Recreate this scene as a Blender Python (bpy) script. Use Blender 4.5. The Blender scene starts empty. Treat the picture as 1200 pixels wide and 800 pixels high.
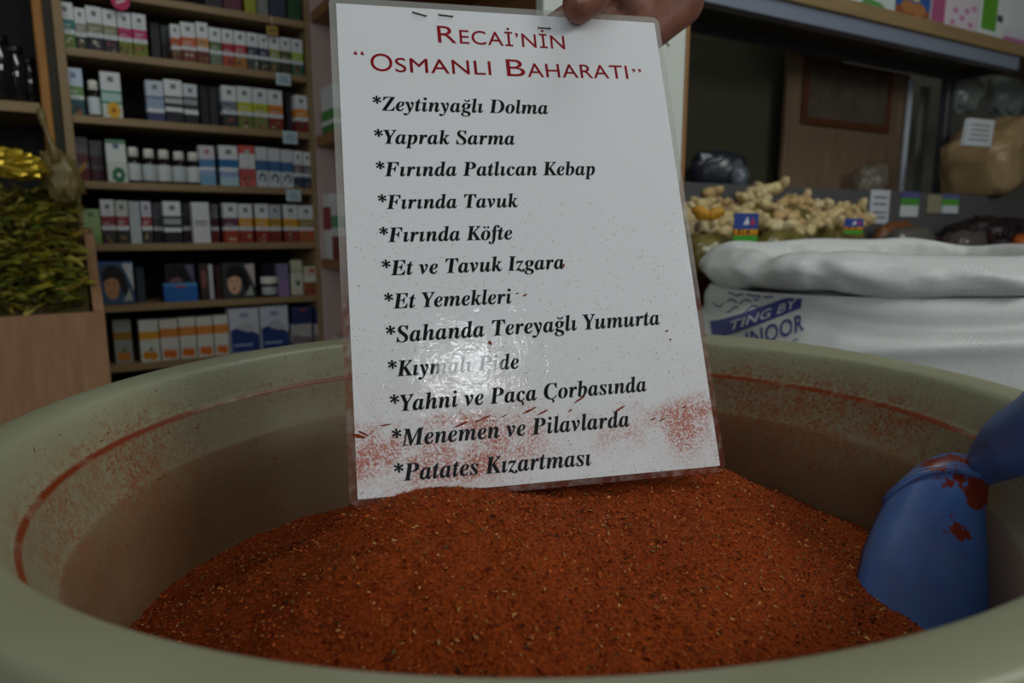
import bpy, math, random
import numpy as np
from mathutils import Vector, Matrix, noise

random.seed(7)
SC = bpy.context.scene
COL = SC.collection
CZ = 0.93                       # camera height above the floor
PITCH = 0.1611
FPX = 800.0

# ------------------------------------------------------------------ camera
cam_d = bpy.data.cameras.new('camera')
cam_d.sensor_width = 36.0
cam_d.lens = 24.0
cam_d.clip_start = 0.01
cam_d.dof.use_dof = True
cam_d.dof.focus_distance = 0.395
cam_d.dof.aperture_fstop = 8.0
cam_d.dof.aperture_blades = 7
cam = bpy.data.objects.new('camera', cam_d)
COL.objects.link(cam)
cam.location = (0, 0, CZ)
cam.rotation_euler = (math.pi / 2 - PITCH, 0, 0)
SC.camera = cam

# ------------------------------------------------------------------ light
world = bpy.data.worlds.new('overcast_street')
SC.world = world
world.use_nodes = True
wb = world.node_tree.nodes['Background']
wb.inputs[0].default_value = (0.78, 0.90, 1.0, 1)
wb.inputs[1].default_value = 0.30

def area(name, loc, target, sx, sy, power, color=(1, 1, 1), spread=180):
    l = bpy.data.lights.new(name, 'AREA')
    l.shape = 'RECTANGLE'; l.size = sx; l.size_y = sy
    l.energy = power; l.color = color
    l.spread = math.radians(spread)
    o = bpy.data.objects.new(name, l); COL.objects.link(o)
    o.location = (loc[0], loc[1], loc[2] + CZ)
    d = Vector(target) - Vector(loc)
    o.rotation_euler = d.to_track_quat('-Z', 'Y').to_euler()
    return o
# daylight of the shop front behind the photographer, and the shop's ceiling lamps
area('shopfront_daylight', (-1.3, -2.5, 0.95), (-0.2, 1.4, 0.1), 2.0, 1.3, 14, (0.90, 0.96, 1.0))
area('ceiling_lamp_right', (2.15, -0.50, 1.22), (0.15, 0.55, -0.1), 1.2, 0.7, 18.5, (0.97, 1.0, 0.97))
area('ceiling_lamp_back', (0.62, 0.80, 1.70), (0.60, 1.0, 0.0), 0.9, 0.4, 7.5, (0.93, 0.98, 1.0))
area('skylight_glint', (0.80, -1.55, 1.17), (-0.03, 0.38, -0.07), 0.25, 0.12, 2.2, (0.95, 0.98, 1.0))

SC.view_settings.view_transform = 'Standard'
SC.view_settings.look = 'None'
SC.view_settings.gamma = 1.0
SC.view_settings.exposure = 0.0
SC.view_settings.use_curve_mapping = False

# ------------------------------------------------------------------ helpers
def lin(c):
    c = c / 255.0
    return c / 12.92 if c <= 0.04045 else ((c + 0.055) / 1.055) ** 2.4
def rgb(r, g, b):
    return (lin(r), lin(g), lin(b), 1.0)

class NT:
    """small node helper"""
    def __init__(s, m):
        s.m = m; s.t = m.node_tree
        s.b = s.t.nodes['Principled BSDF']
    def n(s, kind, **kw):
        x = s.t.nodes.new(kind)
        for k, v in kw.items():
            if k.startswith('i_'):
                x.inputs[int(k[2:])].default_value = v
            else:
                setattr(x, k, v)
        return x
    def l(s, a, b):
        s.t.links.new(a, b)
    def ramp(s, fac, stops):
        r = s.n('ShaderNodeValToRGB')
        el = r.color_ramp.elements
        while len(el) < len(stops):
            el.new(0.5)
        for e, (p, c) in zip(el, stops):
            e.position = p
            e.color = c if len(c) == 4 else (*c, 1)
        s.l(fac, r.inputs[0])
        return r.outputs[0]
    def mix(s, fac, a, b):
        x = s.n('ShaderNodeMix', data_type='RGBA')
        for i, v in ((0, fac), (6, a), (7, b)):
            if hasattr(v, 'default_value') or hasattr(v, 'is_linked'):
                s.l(v, x.inputs[i])
            else:
                x.inputs[i].default_value = v
        return x.outputs[2]
    def math(s, op, a, b=None):
        x = s.n('ShaderNodeMath', operation=op)
        for i, v in ((0, a), (1, b)):
            if v is None: continue
            if hasattr(v, 'is_linked'): s.l(v, x.inputs[i])
            else: x.inputs[i].default_value = v
        return x.outputs[0]

def mat(name, col, rough=0.55, spec=0.4, metal=0.0, coat=0.0, alpha=1.0):
    m = bpy.data.materials.new(name); m.use_nodes = True
    b = m.node_tree.nodes['Principled BSDF']
    b.inputs['Base Color'].default_value = col
    b.inputs['Roughness'].default_value = rough
    b.inputs['Specular IOR Level'].default_value = spec
    b.inputs['Metallic'].default_value = metal
    b.inputs['Coat Weight'].default_value = coat
    b.inputs['Coat Roughness'].default_value = 0.06
    b.inputs['Alpha'].default_value = alpha
    return m
_cm = {}
def cmat(c, rough=0.5):
    k = (c, rough)
    if k not in _cm:
        _cm[k] = mat('printed_card', rgb(*c), rough)
    return _cm[k]

class MB:
    def __init__(s):
        s.v = []; s.f = []; s.m = []; s.mats = []
    def mi(s, m):
        if m not in s.mats: s.mats.append(m)
        return s.mats.index(m)
    def add(s, verts, faces, m):
        o = len(s.v); k = s.mi(m)
        s.v += [tuple(map(float, x)) for x in verts]
        for f in faces:
            s.f.append(tuple(i + o for i in f)); s.m.append(k)
    def box(s, c, X, Y, Z, m, ch=0.0):
        """box: centre c, half-axis vectors X, Y, Z; ch = chamfer length"""
        c, X, Y, Z = map(Vector, (c, X, Y, Z))
        lx, ly, lz = X.length, Y.length, Z.length
        ch = min(ch, lx * .45, ly * .45, lz * .45)
        if ch <= 0:
            vs = [c + a * X + b * Y + d * Z for d in (-1, 1) for b in (-1, 1) for a in (-1, 1)]
            s.add(vs, [(0, 2, 3, 1), (4, 5, 7, 6), (0, 1, 5, 4), (2, 6, 7, 3), (0, 4, 6, 2), (1, 3, 7, 5)], m)
            return
        x, y, z = X / lx, Y / ly, Z / lz
        vs = []; idx = {}
        for a in (-1, 1):
            for b in (-1, 1):
                for d in (-1, 1):
                    for ax in range(3):
                        q = [lx, ly, lz]
                        for j in range(3):
                            if j != ax: q[j] -= ch
                        idx[(a, b, d, ax)] = len(vs)
                        vs.append(c + a * q[0] * x + b * q[1] * y + d * q[2] * z)
        F = []
        for sg in (-1, 1):
            F.append([idx[(sg, b, d, 0)] for b, d in ((-1, -1), (1, -1), (1, 1), (-1, 1))])
            F.append([idx[(a, sg, d, 1)] for a, d in ((-1, -1), (1, -1), (1, 1), (-1, 1))])
            F.append([idx[(a, b, sg, 2)] for a, b in ((-1, -1), (1, -1), (1, 1), (-1, 1))])
        for p in (-1, 1):
            for q in (-1, 1):
                F.append([idx[(p, q, -1, 0)], idx[(p, q, 1, 0)], idx[(p, q, 1, 1)], idx[(p, q, -1, 1)]])
                F.append([idx[(p, -1, q, 0)], idx[(p, 1, q, 0)], idx[(p, 1, q, 2)], idx[(p, -1, q, 2)]])
                F.append([idx[(-1, p, q, 1)], idx[(1, p, q, 1)], idx[(1, p, q, 2)], idx[(-1, p, q, 2)]])
                for r in (-1, 1):
                    F.append([idx[(p, q, r, k)] for k in range(3)])
        s.add(vs, F, m)
    def lathe(s, c, prof, m, n=20, ax=None):
        """prof: (r, z) list, vertical axis through c"""
        c = Vector(c); vs = []; F = []
        for r, z in prof:
            for k in range(n):
                a = 2 * math.pi * k / n
                vs.append(c + Vector((r * math.cos(a), r * math.sin(a), z)))
        for i in range(len(prof) - 1):
            for k in range(n):
                F.append((i * n + k, i * n + (k + 1) % n, (i + 1) * n + (k + 1) % n, (i + 1) * n + k))
        F.append(tuple(range(n - 1, -1, -1)))
        F.append(tuple((len(prof) - 1) * n + k for k in range(n)))
        s.add(vs, F, m)
    def tube(s, pts, rad, m, n=10, nz=0.0, sc=30.0, flat=1.0):
        pts = [Vector(p) for p in pts]; vs = []; F = []
        if not hasattr(rad, '__len__'): rad = [rad] * len(pts)
        up = Vector((0.31, 0.2, 0.93)); fr = None
        for i, p in enumerate(pts):
            t = (pts[min(i + 1, len(pts) - 1)] - pts[max(i - 1, 0)]).normalized()
            if fr is None:
                fr = t.cross(up).normalized()
            else:
                fr = (fr - t * fr.dot(t)).normalized()
            bn = t.cross(fr)
            for k in range(n):
                a = 2 * math.pi * k / n
                d = fr * math.cos(a) + bn * math.sin(a) * flat
                q = p + d * rad[i]
                if nz: q += d * nz * noise.noise(q * sc)
                vs.append(q)
        for i in range(len(pts) - 1):
            for k in range(n):
                F.append((i * n + k, i * n + (k + 1) % n, (i + 1) * n + (k + 1) % n, (i + 1) * n + k))
        F.append(tuple(range(n - 1, -1, -1)))
        F.append(tuple((len(pts) - 1) * n + k for k in range(n)))
        s.add(vs, F, m)
    def blob(s, c, R, m, nz=0.1, sc=3.0, n=20, sq=1.0, seed=0.0, rot=None):
        """lumpy ellipsoid"""
        c = Vector(c); vs = []; F = []
        h = n // 2
        def pw(x): return math.copysign(abs(x) ** sq, x)
        for i in range(h + 1):
            ph = -math.pi / 2 + math.pi * i / h
            for k in range(n):
                a = 2 * math.pi * k / n
                d = Vector((pw(math.cos(ph)) * pw(math.cos(a)), pw(math.cos(ph)) * pw(math.sin(a)), pw(math.sin(ph))))
                w = 1 + nz * noise.noise(d * sc + Vector((seed, seed * 1.7, 0))) + nz * .5 * noise.noise(d * sc * 2.3 + Vector((seed, 5, 0)))
                q = Vector((d.x * R[0], d.y * R[1], d.z * R[2])) * w
                if rot: q = rot @ q
                vs.append(c + q)
        for i in range(h):
            for k in range(n):
                F.append((i * n + k, i * n + (k + 1) % n, (i + 1) * n + (k + 1) % n, (i + 1) * n + k))
        s.add(vs, F, m)
    def build(s, name, parent=None, smooth=False, off=None):
        me = bpy.data.meshes.new(name)
        v = s.v
        if off is not None:
            v = [(a - off[0], b - off[1], c - off[2]) for a, b, c in v]
        me.from_pydata(v, [], s.f)
        for m in s.mats: me.materials.append(m)
        me.polygons.foreach_set('material_index', s.m)
        if smooth:
            me.polygons.foreach_set('use_smooth', [True] * len(s.f))
        me.update()
        o = bpy.data.objects.new(name, me); COL.objects.link(o)
        if parent is not None: o.parent = parent
        return o
_used = set()
def tag(o, label, cat, group=None, kind=None):
    o['label'] = label; o['category'] = cat
    if group: o['group'] = group
    if kind: o['kind'] = kind
    return o
def thing(name, base, label, cat, group=None):
    """an Empty at the thing's base (camera-relative coordinates)"""
    o = bpy.data.objects.new(name, None); COL.objects.link(o)
    o.empty_display_size = 0.02
    o.location = (base[0], base[1], base[2] + CZ)
    o['_b'] = tuple(base)
    return tag(o, label, cat, group)
def part(name, mb, root, smooth=False):
    b = root['_b']
    return mb.build(name, root, smooth, (b[0], b[1], b[2]))
def solo(name, mb, label, cat, group=None, smooth=False, kind=None, base=None):
    """a thing that is one mesh"""
    v = np.array(mb.v)
    if base is None:
        base = ((v[:, 0].min() + v[:, 0].max()) / 2, (v[:, 1].min() + v[:, 1].max()) / 2, v[:, 2].min())
    o = mb.build(name, None, smooth, base)
    o.location = (base[0], base[1], base[2] + CZ)
    return tag(o, label, cat, group, kind)
def struct(name, mb):
    o = mb.build(name, None, False, (0, 0, 0))
    o.location = (0, 0, CZ); o['kind'] = 'structure'
    return o

cP, sP = math.cos(PITCH), math.sin(PITCH)
def ray(px, py):
    X = (px - 600.0) / FPX; U = -(py - 400.0) / FPX
    return Vector((X, cP + U * sP, -sP + U * cP))
def at_y(px, py, y):
    d = ray(px, py); return d * (y / d.y)
def at_plane(px, py, pt, n):
    d = ray(px, py); pt, n = Vector(pt), Vector(n)
    return d * (pt.dot(n) / d.dot(n))
ORD = ['zeroth', 'first', 'second', 'third', 'fourth', 'fifth', 'sixth', 'seventh', 'eighth', 'ninth', 'tenth', 'eleventh',
       'twelfth', 'thirteenth', 'fourteenth', 'fifteenth', 'sixteenth', 'seventeenth', 'eighteenth', 'nineteenth', 'twentieth']

# ------------------------------------------------------------------ shared materials
def wood_mat(name, c1, c2, scale=6.0, rough=0.55, stretch=(1, 1, 14), seed=0.0):
    m = mat(name, c1, rough); t = NT(m)
    tc = t.n('ShaderNodeTexCoord')
    mp = t.n('ShaderNodeMapping'); mp.inputs['Scale'].default_value = stretch
    mp.inputs['Location'].default_value = (seed, seed, seed)
    t.l(tc.outputs['Object'], mp.inputs[0])
    nz = t.n('ShaderNodeTexNoise'); nz.inputs['Scale'].default_value = scale
    nz.inputs['Detail'].default_value = 6; nz.inputs['Roughness'].default_value = .65
    t.l(mp.outputs[0], nz.inputs[0])
    t.l(t.ramp(nz.outputs[0], [(.3, c1), (.7, c2)]), t.b.inputs['Base Color'])
    return m
M_UNIT = wood_mat('oak_laminate', rgb(164, 138, 98), rgb(140, 116, 80), 8, .5, (1, 1, 12))
M_UNIT2 = wood_mat('chestnut_laminate', rgb(165, 118, 74), rgb(140, 98, 60), 8, .5, (1, 1, 12))
M_PINK = wood_mat('pale_pink_laminate', rgb(205, 180, 170), rgb(190, 166, 158), 5, .5, (8, 8, 1))
M_DARKBACK = mat('dark_backing', rgb(40, 40, 38), .8)
M_PLY = wood_mat('plywood', rgb(176, 132, 96), rgb(152, 112, 80), 9, .6, (9, 9, 1))
M_AMBER = wood_mat('varnished_pine', rgb(190, 130, 50), rgb(140, 88, 28), 6, .4, (10, 10, 1))
M_WHITECARD = cmat((225, 228, 226))
M_BLACK = mat('black_plastic', rgb(16, 16, 18), .35)
M_CAP = mat('white_cap_plastic', rgb(232, 230, 215), .4)
M_AMBERGLASS = mat('dark_bottle_glass', rgb(26, 20, 16), .15)

# ------------------------------------------------------------------ room
m_wall = mat('dim_plaster', rgb(120, 116, 104), .9)
m_floor = wood_mat('floor_tile', rgb(96, 88, 80), rgb(80, 72, 66), 3, .5, (1, 1, 1))
m_ceil = mat('ceiling_paint', rgb(170, 168, 160), .9)
FZ, HZ = -CZ, 1.85
def slab(name, c, hx, hy, hz, m):
    b = MB(); b.box(c, (hx, 0, 0), (0, hy, 0), (0, 0, hz), m); struct(name, b)
slab('floor', (0.2, 0.4, FZ - .05), 3.0, 3.6, .05, m_floor)
slab('ceiling', (0.2, 0.4, HZ + .05), 3.0, 3.6, .05, m_ceil)
slab('wall_left', (-2.75, 0.4, (FZ + HZ) / 2), .05, 3.6, (HZ - FZ) / 2, m_wall)
slab('wall_right', (3.15, 0.4, (FZ + HZ) / 2), .05, 3.6, (HZ - FZ) / 2, m_wall)
slab('wall_back', (0.2, 3.95, (FZ + HZ) / 2), 2.9, .05, (HZ - FZ) / 2, m_wall)

# ------------------------------------------------------------------ the tub
TX, TY, RZ = 0.0192, 0.3816, -0.105
CR = (0.0183, 0.0057, -0.0001, 0.0023); CZH = (-0.0003, -0.0012, 0.0008, -0.0002)
def har(t, c):
    return c[0] * math.cos(2 * t) + c[1] * math.sin(2 * t) + c[2] * math.cos(3 * t) + c[3] * math.sin(3 * t)
def tub_pt(r, dz, t):
    """a point on the slightly oval, slightly tilted tub: radius r, dz below the rim"""
    rr = r + har(t, CR)
    x = TX + rr * math.cos(t); y = TY + rr * math.sin(t)
    k = max(0.0, 1 + dz / .8)
    return Vector((x, y, RZ + dz + k * (har(t, CZH) + .0052 * x + .019 * y)))
def wall_r(z):                                   # inner wall radius at camera-relative height z
    return .2271 + .12 * (z + .1586)
def tub_mat():
    m = mat('milky_tub_plastic', rgb(165, 160, 132), .38, .4); t = NT(m)
    tc = t.n('ShaderNodeTexCoord')
    at = t.n('ShaderNodeAttribute', attribute_name='prof')
    pv = at.outputs['Fac']
    def noi(scale, detail=5, rough=.6, mapscale=None):
        nz = t.n('ShaderNodeTexNoise'); nz.inputs['Scale'].default_value = scale
        nz.inputs['Detail'].default_value = detail; nz.inputs['Roughness'].default_value = rough
        if mapscale:
            mp = t.n('ShaderNodeMapping'); mp.inputs['Scale'].default_value = mapscale
            t.l(tc.outputs['Object'], mp.inputs[0]); t.l(mp.outputs[0], nz.inputs[0])
        else:
            t.l(tc.outputs['Object'], nz.inputs[0])
        return nz.outputs[0]
    W, B = (1, 1, 1), (0, 0, 0)
    # brownish powder film below the groove (prof 0.4 = groove, 0.6 = inner ridge)
    film = t.ramp(pv, [(0.40, B), (0.42, (.22,) * 3), (.595, (.32,) * 3), (.615, (.74,) * 3), (1.0, (.92,) * 3)])
    film = t.math('MULTIPLY', film, t.ramp(noi(9, 6), [(.2, (.55,) * 3), (.8, W)]))
    base = t.mix(t.ramp(noi(6, 4), [(.3, B), (.7, W)]), rgb(160, 161, 132), rgb(149, 149, 117))
    c = t.mix(film, base, rgb(106, 58, 26))
    # clouds of red dust around the groove
    z1 = t.ramp(pv, [(.14, B), (.26, (.5,) * 3), (.36, (.85,) * 3), (.42, W), (.58, (.85,) * 3), (.72, (.4,) * 3), (1.0, (.22,) * 3)])
    cloud = t.ramp(noi(7.0, 3), [(.50, B), (.68, W)])
    speck = t.ramp(noi(330, 9, .88), [(.48, B), (.55, W)])
    speck2 = t.ramp(noi(120, 8, .8), [(.47, B), (.62, W)])
    ca = t.n('ShaderNodeAttribute', attribute_name='cloud').outputs['Fac']
    cloud = t.math('MINIMUM', t.math('ADD', t.math('MULTIPLY', cloud, .55), t.math('MULTIPLY', ca, t.ramp(noi(16, 4), [(.30, (.25,) * 3), (.6, W)]))), 1.0)
    d = t.math('MULTIPLY', t.math('MULTIPLY', z1, cloud), t.math('MAXIMUM', speck, t.math('MULTIPLY', speck2, .8)))
    c = t.mix(d, c, rgb(142, 62, 20))
    # isolated flecks
    fl = t.math('MULTIPLY', t.ramp(noi(420, 1, .4), [(.70, B), (.74, W)]), t.ramp(pv, [(.05, B), (.1, (.8,) * 3), (1, (.8,) * 3)]))
    c = t.mix(fl, c, rgb(125, 45, 20))
    # the dust line lying in the groove
    g = t.ramp(pv, [(.374, B), (.390, W), (.410, W), (.424, B)])
    g = t.math('MULTIPLY', g, t.ramp(noi(28, 4), [(.30, (.25,) * 3), (.48, W)]))
    c = t.mix(g, c, rgb(128, 48, 10))
    t.l(c, t.b.inputs['Base Color'])
    bp = t.n('ShaderNodeBump'); bp.inputs['Strength'].default_value = .12; bp.inputs['Distance'].default_value = .001
    t.l(noi(60, 5), bp.inputs['Height']); t.l(bp.outputs[0], t.b.inputs['Normal'])
    t.b.inputs['Subsurface Weight'].default_value = .12
    t.b.inputs['Subsurface Radius'].default_value = (.02, .018, .012)
    t.b.inputs['Subsurface Scale'].default_value = .5
    return m
M_TUB = tub_mat()
def build_tub():
    # (radius, dz, prof) from the floor outside, over the lip, down the inside
    P = [(.222, -.822, .0), (.226, -.80, .0), (.250, -.20, .0), (.2535, -.050, .0), (.262, -.047, .0), (.2715, -.042, .0), (.2745, -.036, .0),
         (.2752, -.012, .0), (.2745, -.004, .0), (.2725, -.0005, .0), (.2700, .0004, .02), (.262, .0002, .03), (.2550, -.0004, .04),
         (.2520, -.0014, .07), (.2503, -.0030, .10), (.2488, -.0055, .14), (.2448, -.0145, .25), (.2415, -.022, .35),
         (.2402, -.0254, .385), (.2385, -.0264, .40), (.2378, -.0272, .415), (.2372, -.0300, .43), (.2335, -.042, .52), (.2300, -.050, .57), (.2282, -.0536, .60),
         (.2262, -.0560, .62), (.2225, -.08, .68), (.2165, -.13, .8), (.2060, -.22, .95), (.1800, -.44, 1.0), (.15, -.445, 1.0), (.01, -.447, 1.0)]
    n = 192
    b = MB(); vs = []; F = []; pr = []
    for r, dz, p in P:
        for k in range(n):
            t = 2 * math.pi * k / n
            q = tub_pt(r, dz, t)
            if dz > -.02 and r > .258:            # raised outer lip except where it has broken off on the left
                a = math.degrees(t)
                if 20 < a < 120.5: q.z += .0028 * min(1, (a - 20) / 20)
            vs.append(q); pr.append(p)
    for i in range(len(P) - 1):
        for k in range(n):
            F.append((i * n + k, i * n + (k + 1) % n, (i + 1) * n + (k + 1) % n, (i + 1) * n + k))
    F.append(tuple(range(n - 1, -1, -1)))
    F.append(tuple((len(P) - 1) * n + k for k in range(n)))
    b.add(vs, F, M_TUB)
    o = solo('plastic_tub', b, 'large round milky plastic tub holding red spice, its rim filling the foreground', 'tub', smooth=True, base=(TX, TY, FZ))
    a = o.data.attributes.new('prof', 'FLOAT', 'POINT'); a.data.foreach_set('value', pr)
    def gs(t, c, w):
        d_ = (math.degrees(t) - c + 180) % 360 - 180
        return math.exp(-(d_ / w) ** 2)
    cl = [max(gs(2 * math.pi * (i % n) / n, 178, 22), 2.4 * gs(2 * math.pi * (i % n) / n, 34, 22), .35 * gs(2 * math.pi * (i % n) / n, 62, 16)) for i in range(len(pr))]
    a = o.data.attributes.new('cloud', 'FLOAT', 'POINT'); a.data.foreach_set('value', cl)
build_tub()

# ------------------------------------------------------------------ the spice
def powder():
    ctl = [(-.046, .331, -.1315), (-.085, .333, -.146), (-.02, .33, -.133), (.0, .335, -.1375), (.03, .345, -.1455), (.06, .355, -.148), (.10, .372, -.1485), (.125, .38, -.150),
           (-.03, .30, -.136), (.04, .30, -.147), (-.10, .30, -.160), (-.14, .33, -.178), (-.12, .38, -.182), (.14, .33, -.163), (.18, .36, -.182),
           (0, .25, -.150), (-.1, .24, -.172), (.1, .25, -.165), (0, .20, -.185), (.06, .40, -.150), (.12, .43, -.153), (.155, .455, -.167), (.18, .43, -.182),
           (.0, .40, -.160), (-.06, .41, -.175), (.02, .48, -.185), (.1, .49, -.18), (-.05, .47, -.2),
           (-.17, .28, -.205), (.2, .3, -.195)]
    for k in range(24):
        t = 2 * math.pi * k / 24
        s = math.sin(t); c = math.cos(t)
        z = -.2235 if c < -.2 else (-.2085 if c > .3 else -.216)
        if 35 < math.degrees(t) < 60: z = -.2045
        r = wall_r(z) + .004 + har(t, CR)
        ctl.append((TX + r * c, TY + r * s, z))
    P = np.array(ctl)
    def K(d): return np.where(d > 1e-9, d * d * np.log(d + 1e-12), 0)
    n = len(P)
    D = np.hypot(P[:, None, 0] - P[None, :, 0], P[:, None, 1] - P[None, :, 1])
    A = np.zeros((n + 3, n + 3)); A[:n, :n] = K(D) + np.eye(n) * 2e-5
    A[:n, n] = 1; A[:n, n + 1:] = P[:, :2]; A[n:, :n] = A[:n, n:].T
    w = np.linalg.solve(A, np.concatenate([P[:, 2], np.zeros(3)]))
    def H(x, y):
        d = np.hypot(x[:, None] - P[None, :, 0], y[:, None] - P[None, :, 1])
        return K(d) @ w[:n] + w[n] + w[n + 1] * x + w[n + 2] * y
    # polar grid
    nr, na = 130, 300
    rr = np.linspace(0, 1, nr); aa = np.arange(na) * 2 * np.pi / na
    hb = np.array([har(a, CR) for a in aa])
    R = (.222 + hb)[None, :] * rr[:, None]
    X = TX + R * np.cos(aa); Y = TY + R * np.sin(aa)
    Z = H(X.ravel(), Y.ravel()).reshape(X.shape)
    vs = []
    for i in range(nr):
        for k in range(na):
            x, y, z = X[i, k], Y[i, k], Z[i, k]
            q = Vector((x, y, 0))
            z += .0022 * noise.noise(q * 45) + .0012 * noise.noise(q * 130) + .0007 * noise.noise(q * 380)
            vs.append((x, y, z))
    F = []
    for i in range(nr - 1):
        for k in range(na):
            F.append((i * na + k, (i + 1) * na + k, (i + 1) * na + (k + 1) % na, i * na + (k + 1) % na))
    m = mat('chili_powder', rgb(150, 50, 18), .85, .15); t = NT(m)
    tc = t.n('ShaderNodeTexCoord')
    def noi(scale, detail=3, rough=.6):
        nz = t.n('ShaderNodeTexNoise'); nz.inputs['Scale'].default_value = scale
        nz.inputs['Detail'].default_value = detail; nz.inputs['Roughness'].default_value = rough
        t.l(tc.outputs['Object'], nz.inputs[0]); return nz.outputs[0]
    c = t.ramp(noi(700, 4), [(.30, rgb(88, 32, 6)), (.48, rgb(142, 58, 12)), (.62, rgb(164, 72, 16)), (.78, rgb(176, 96, 36))])
    c = t.mix(t.math('MULTIPLY', t.ramp(noi(25, 4), [(.35, (0, 0, 0)), (.7, (1, 1, 1))]), .35), c, rgb(120, 40, 16))
    t.l(c, t.b.inputs['Base Color'])
    bp = t.n('ShaderNodeBump'); bp.inputs['Strength'].default_value = .6; bp.inputs['Distance'].default_value = .0012
    t.l(noi(900, 4), bp.inputs['Height']); t.l(bp.outputs[0], t.b.inputs['Normal'])
    b = MB(); b.add(vs, F, m)
    # flakes and seeds lying on the surface
    pal = [(rgb(160, 62, 18), 34), (rgb(128, 44, 12), 26), (rgb(78, 24, 8), 16), (rgb(196, 96, 42), 16), (rgb(206, 150, 88), 7), (rgb(160, 120, 66), 6), (rgb(52, 36, 18), 7), (rgb(96, 84, 46), 5)]
    fm = [mat('spice_flake', c_, .7, .12) for c_, _ in pal]
    wts = np.array([x for _, x in pal], float); wts /= wts.sum()
    rs = np.random.RandomState(3)
    N = 62000
    a = rs.rand(N) * 2 * np.pi; r = np.sqrt(rs.rand(N)) * .985
    hh = np.interp(a, np.append(aa, 2 * np.pi), np.append(hb, hb[0]))
    x = TX + (.222 + hh) * r * np.cos(a); y = TY + (.222 + hh) * r * np.sin(a)
    z = np.concatenate([H(x[i:i + 4000], y[i:i + 4000]) for i in range(0, N, 4000)])
    z += np.array([.0022 * noise.noise((u * 45, v * 45, 0)) + .0012 * noise.noise((u * 130, v * 130, 0)) for u, v in zip(x, y)])
    z += rs.rand(N) * .0007 + .0001
    L = rs.gamma(3.0, .00017, N) + .00022; Wd = L * (.22 + .4 * rs.rand(N))
    big = rs.rand(N) < .01; L[big] *= 1.8; Wd[big] *= 1.8
    th = rs.rand(N) * 2 * np.pi; tilt = (rs.rand(N) - .5) * 1.2; roll = (rs.rand(N) - .5) * 1.3
    dx = np.stack([np.cos(th) * np.cos(tilt), np.sin(th) * np.cos(tilt), np.sin(tilt)], 1)
    dy = np.stack([-np.sin(th) * np.cos(roll), np.cos(th) * np.cos(roll), np.sin(roll)], 1)
    C = np.stack([x, y, z], 1)
    nn = np.cross(dx, dy) * (Wd * .5)[:, None]
    q = np.stack([C - dx * L[:, None], C - dy * Wd[:, None] + nn, C + dx * L[:, None], C + dy * Wd[:, None] + nn], 1).reshape(-1, 3)
    pick = rs.choice(len(pal), N, p=wts)
    o0 = len(b.v); b.v += [tuple(k) for k in q]
    ids = [b.mi(k) for k in fm]
    for i in range(N):
        s = o0 + 4 * i
        b.f.append((s, s + 1, s + 2, s + 3)); b.m.append(ids[pick[i]])
    solo('spice_powder', b, 'heap of coarse red chili spice mix mounded inside the milky tub', 'spice', kind='stuff', smooth=True)
    return H
H = powder()

# ------------------------------------------------------------------ the laminated sign
SW, SH = .216, .303
def rotm(a, b, c):
    ca, sa, cb, sb, cc, sc = math.cos(a), math.sin(a), math.cos(b), math.sin(b), math.cos(c), math.sin(c)
    Rx = Matrix(((1, 0, 0), (0, ca, -sa), (0, sa, ca))); Rz = Matrix(((cb, -sb, 0), (sb, cb, 0), (0, 0, 1))); Ry = Matrix(((cc, 0, sc), (0, 1, 0), (-sc, 0, cc)))
    return Rz @ Rx @ Ry
SM = rotm(-.37244414, .22230971, -.00964495)
SO = Vector((-.08433611, .33642575, -.14192771))
SN = SM @ Vector((0, -1, 0))
def sheet_uv(px, py):
    q = SM.transposed() @ (at_plane(px, py, SO, SN) - SO)
    return Vector((q.x, q.z))
def sheet_pt(u, n, v):
    return SO + SM @ Vector((u, -n, v))

def rrect(x0, z0, x1, z1, r, k=6):
    pts = []
    for cx_, cz_, a0 in ((x1 - r, z1 - r, 0), (x0 + r, z1 - r, 90), (x0 + r, z0 + r, 180), (x1 - r, z0 + r, 270)):
        for i in range(k + 1):
            a = math.radians(a0 + 90 * i / k)
            pts.append((cx_ + r * math.cos(a), cz_ + r * math.sin(a)))
    return pts

_gl = {}
def glyph(ch):
    """outline of one character as (verts, faces, advance) from Blender's built-in font"""
    if ch in _gl: return _gl[ch]
    def mesh(s):
        c = bpy.data.curves.new('lettering', 'FONT'); c.body = s; c.size = 1.0
        c.resolution_u = 4
        o = bpy.data.objects.new('lettering', c); COL.objects.link(o)
        dg = bpy.context.evaluated_depsgraph_get()
        me = bpy.data.meshes.new_from_object(o.evaluated_get(dg))
        v = [(q.co.x, q.co.y) for q in me.vertices]; f = [tuple(p.vertices) for p in me.polygons]
        bpy.data.objects.remove(o); bpy.data.curves.remove(c); bpy.data.meshes.remove(me)
        return v, f
    v, f = mesh(ch)
    v2, _ = mesh(ch + ch)
    adv = max(x for x, y in v2) - max(x for x, y in v)
    _gl[ch] = (v, f, adv)
    return _gl[ch]
BOLD = .0
def comps(v, f):
    p = list(range(len(v)))
    def fd(i):
        while p[i] != i: p[i] = p[p[i]]; i = p[i]
        return i
    for q in f:
        for k in q[1:]: p[fd(k)] = fd(q[0])
    g = {}
    for i in range(len(v)): g.setdefault(fd(i), []).append(i)
    return list(g.values())
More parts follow.
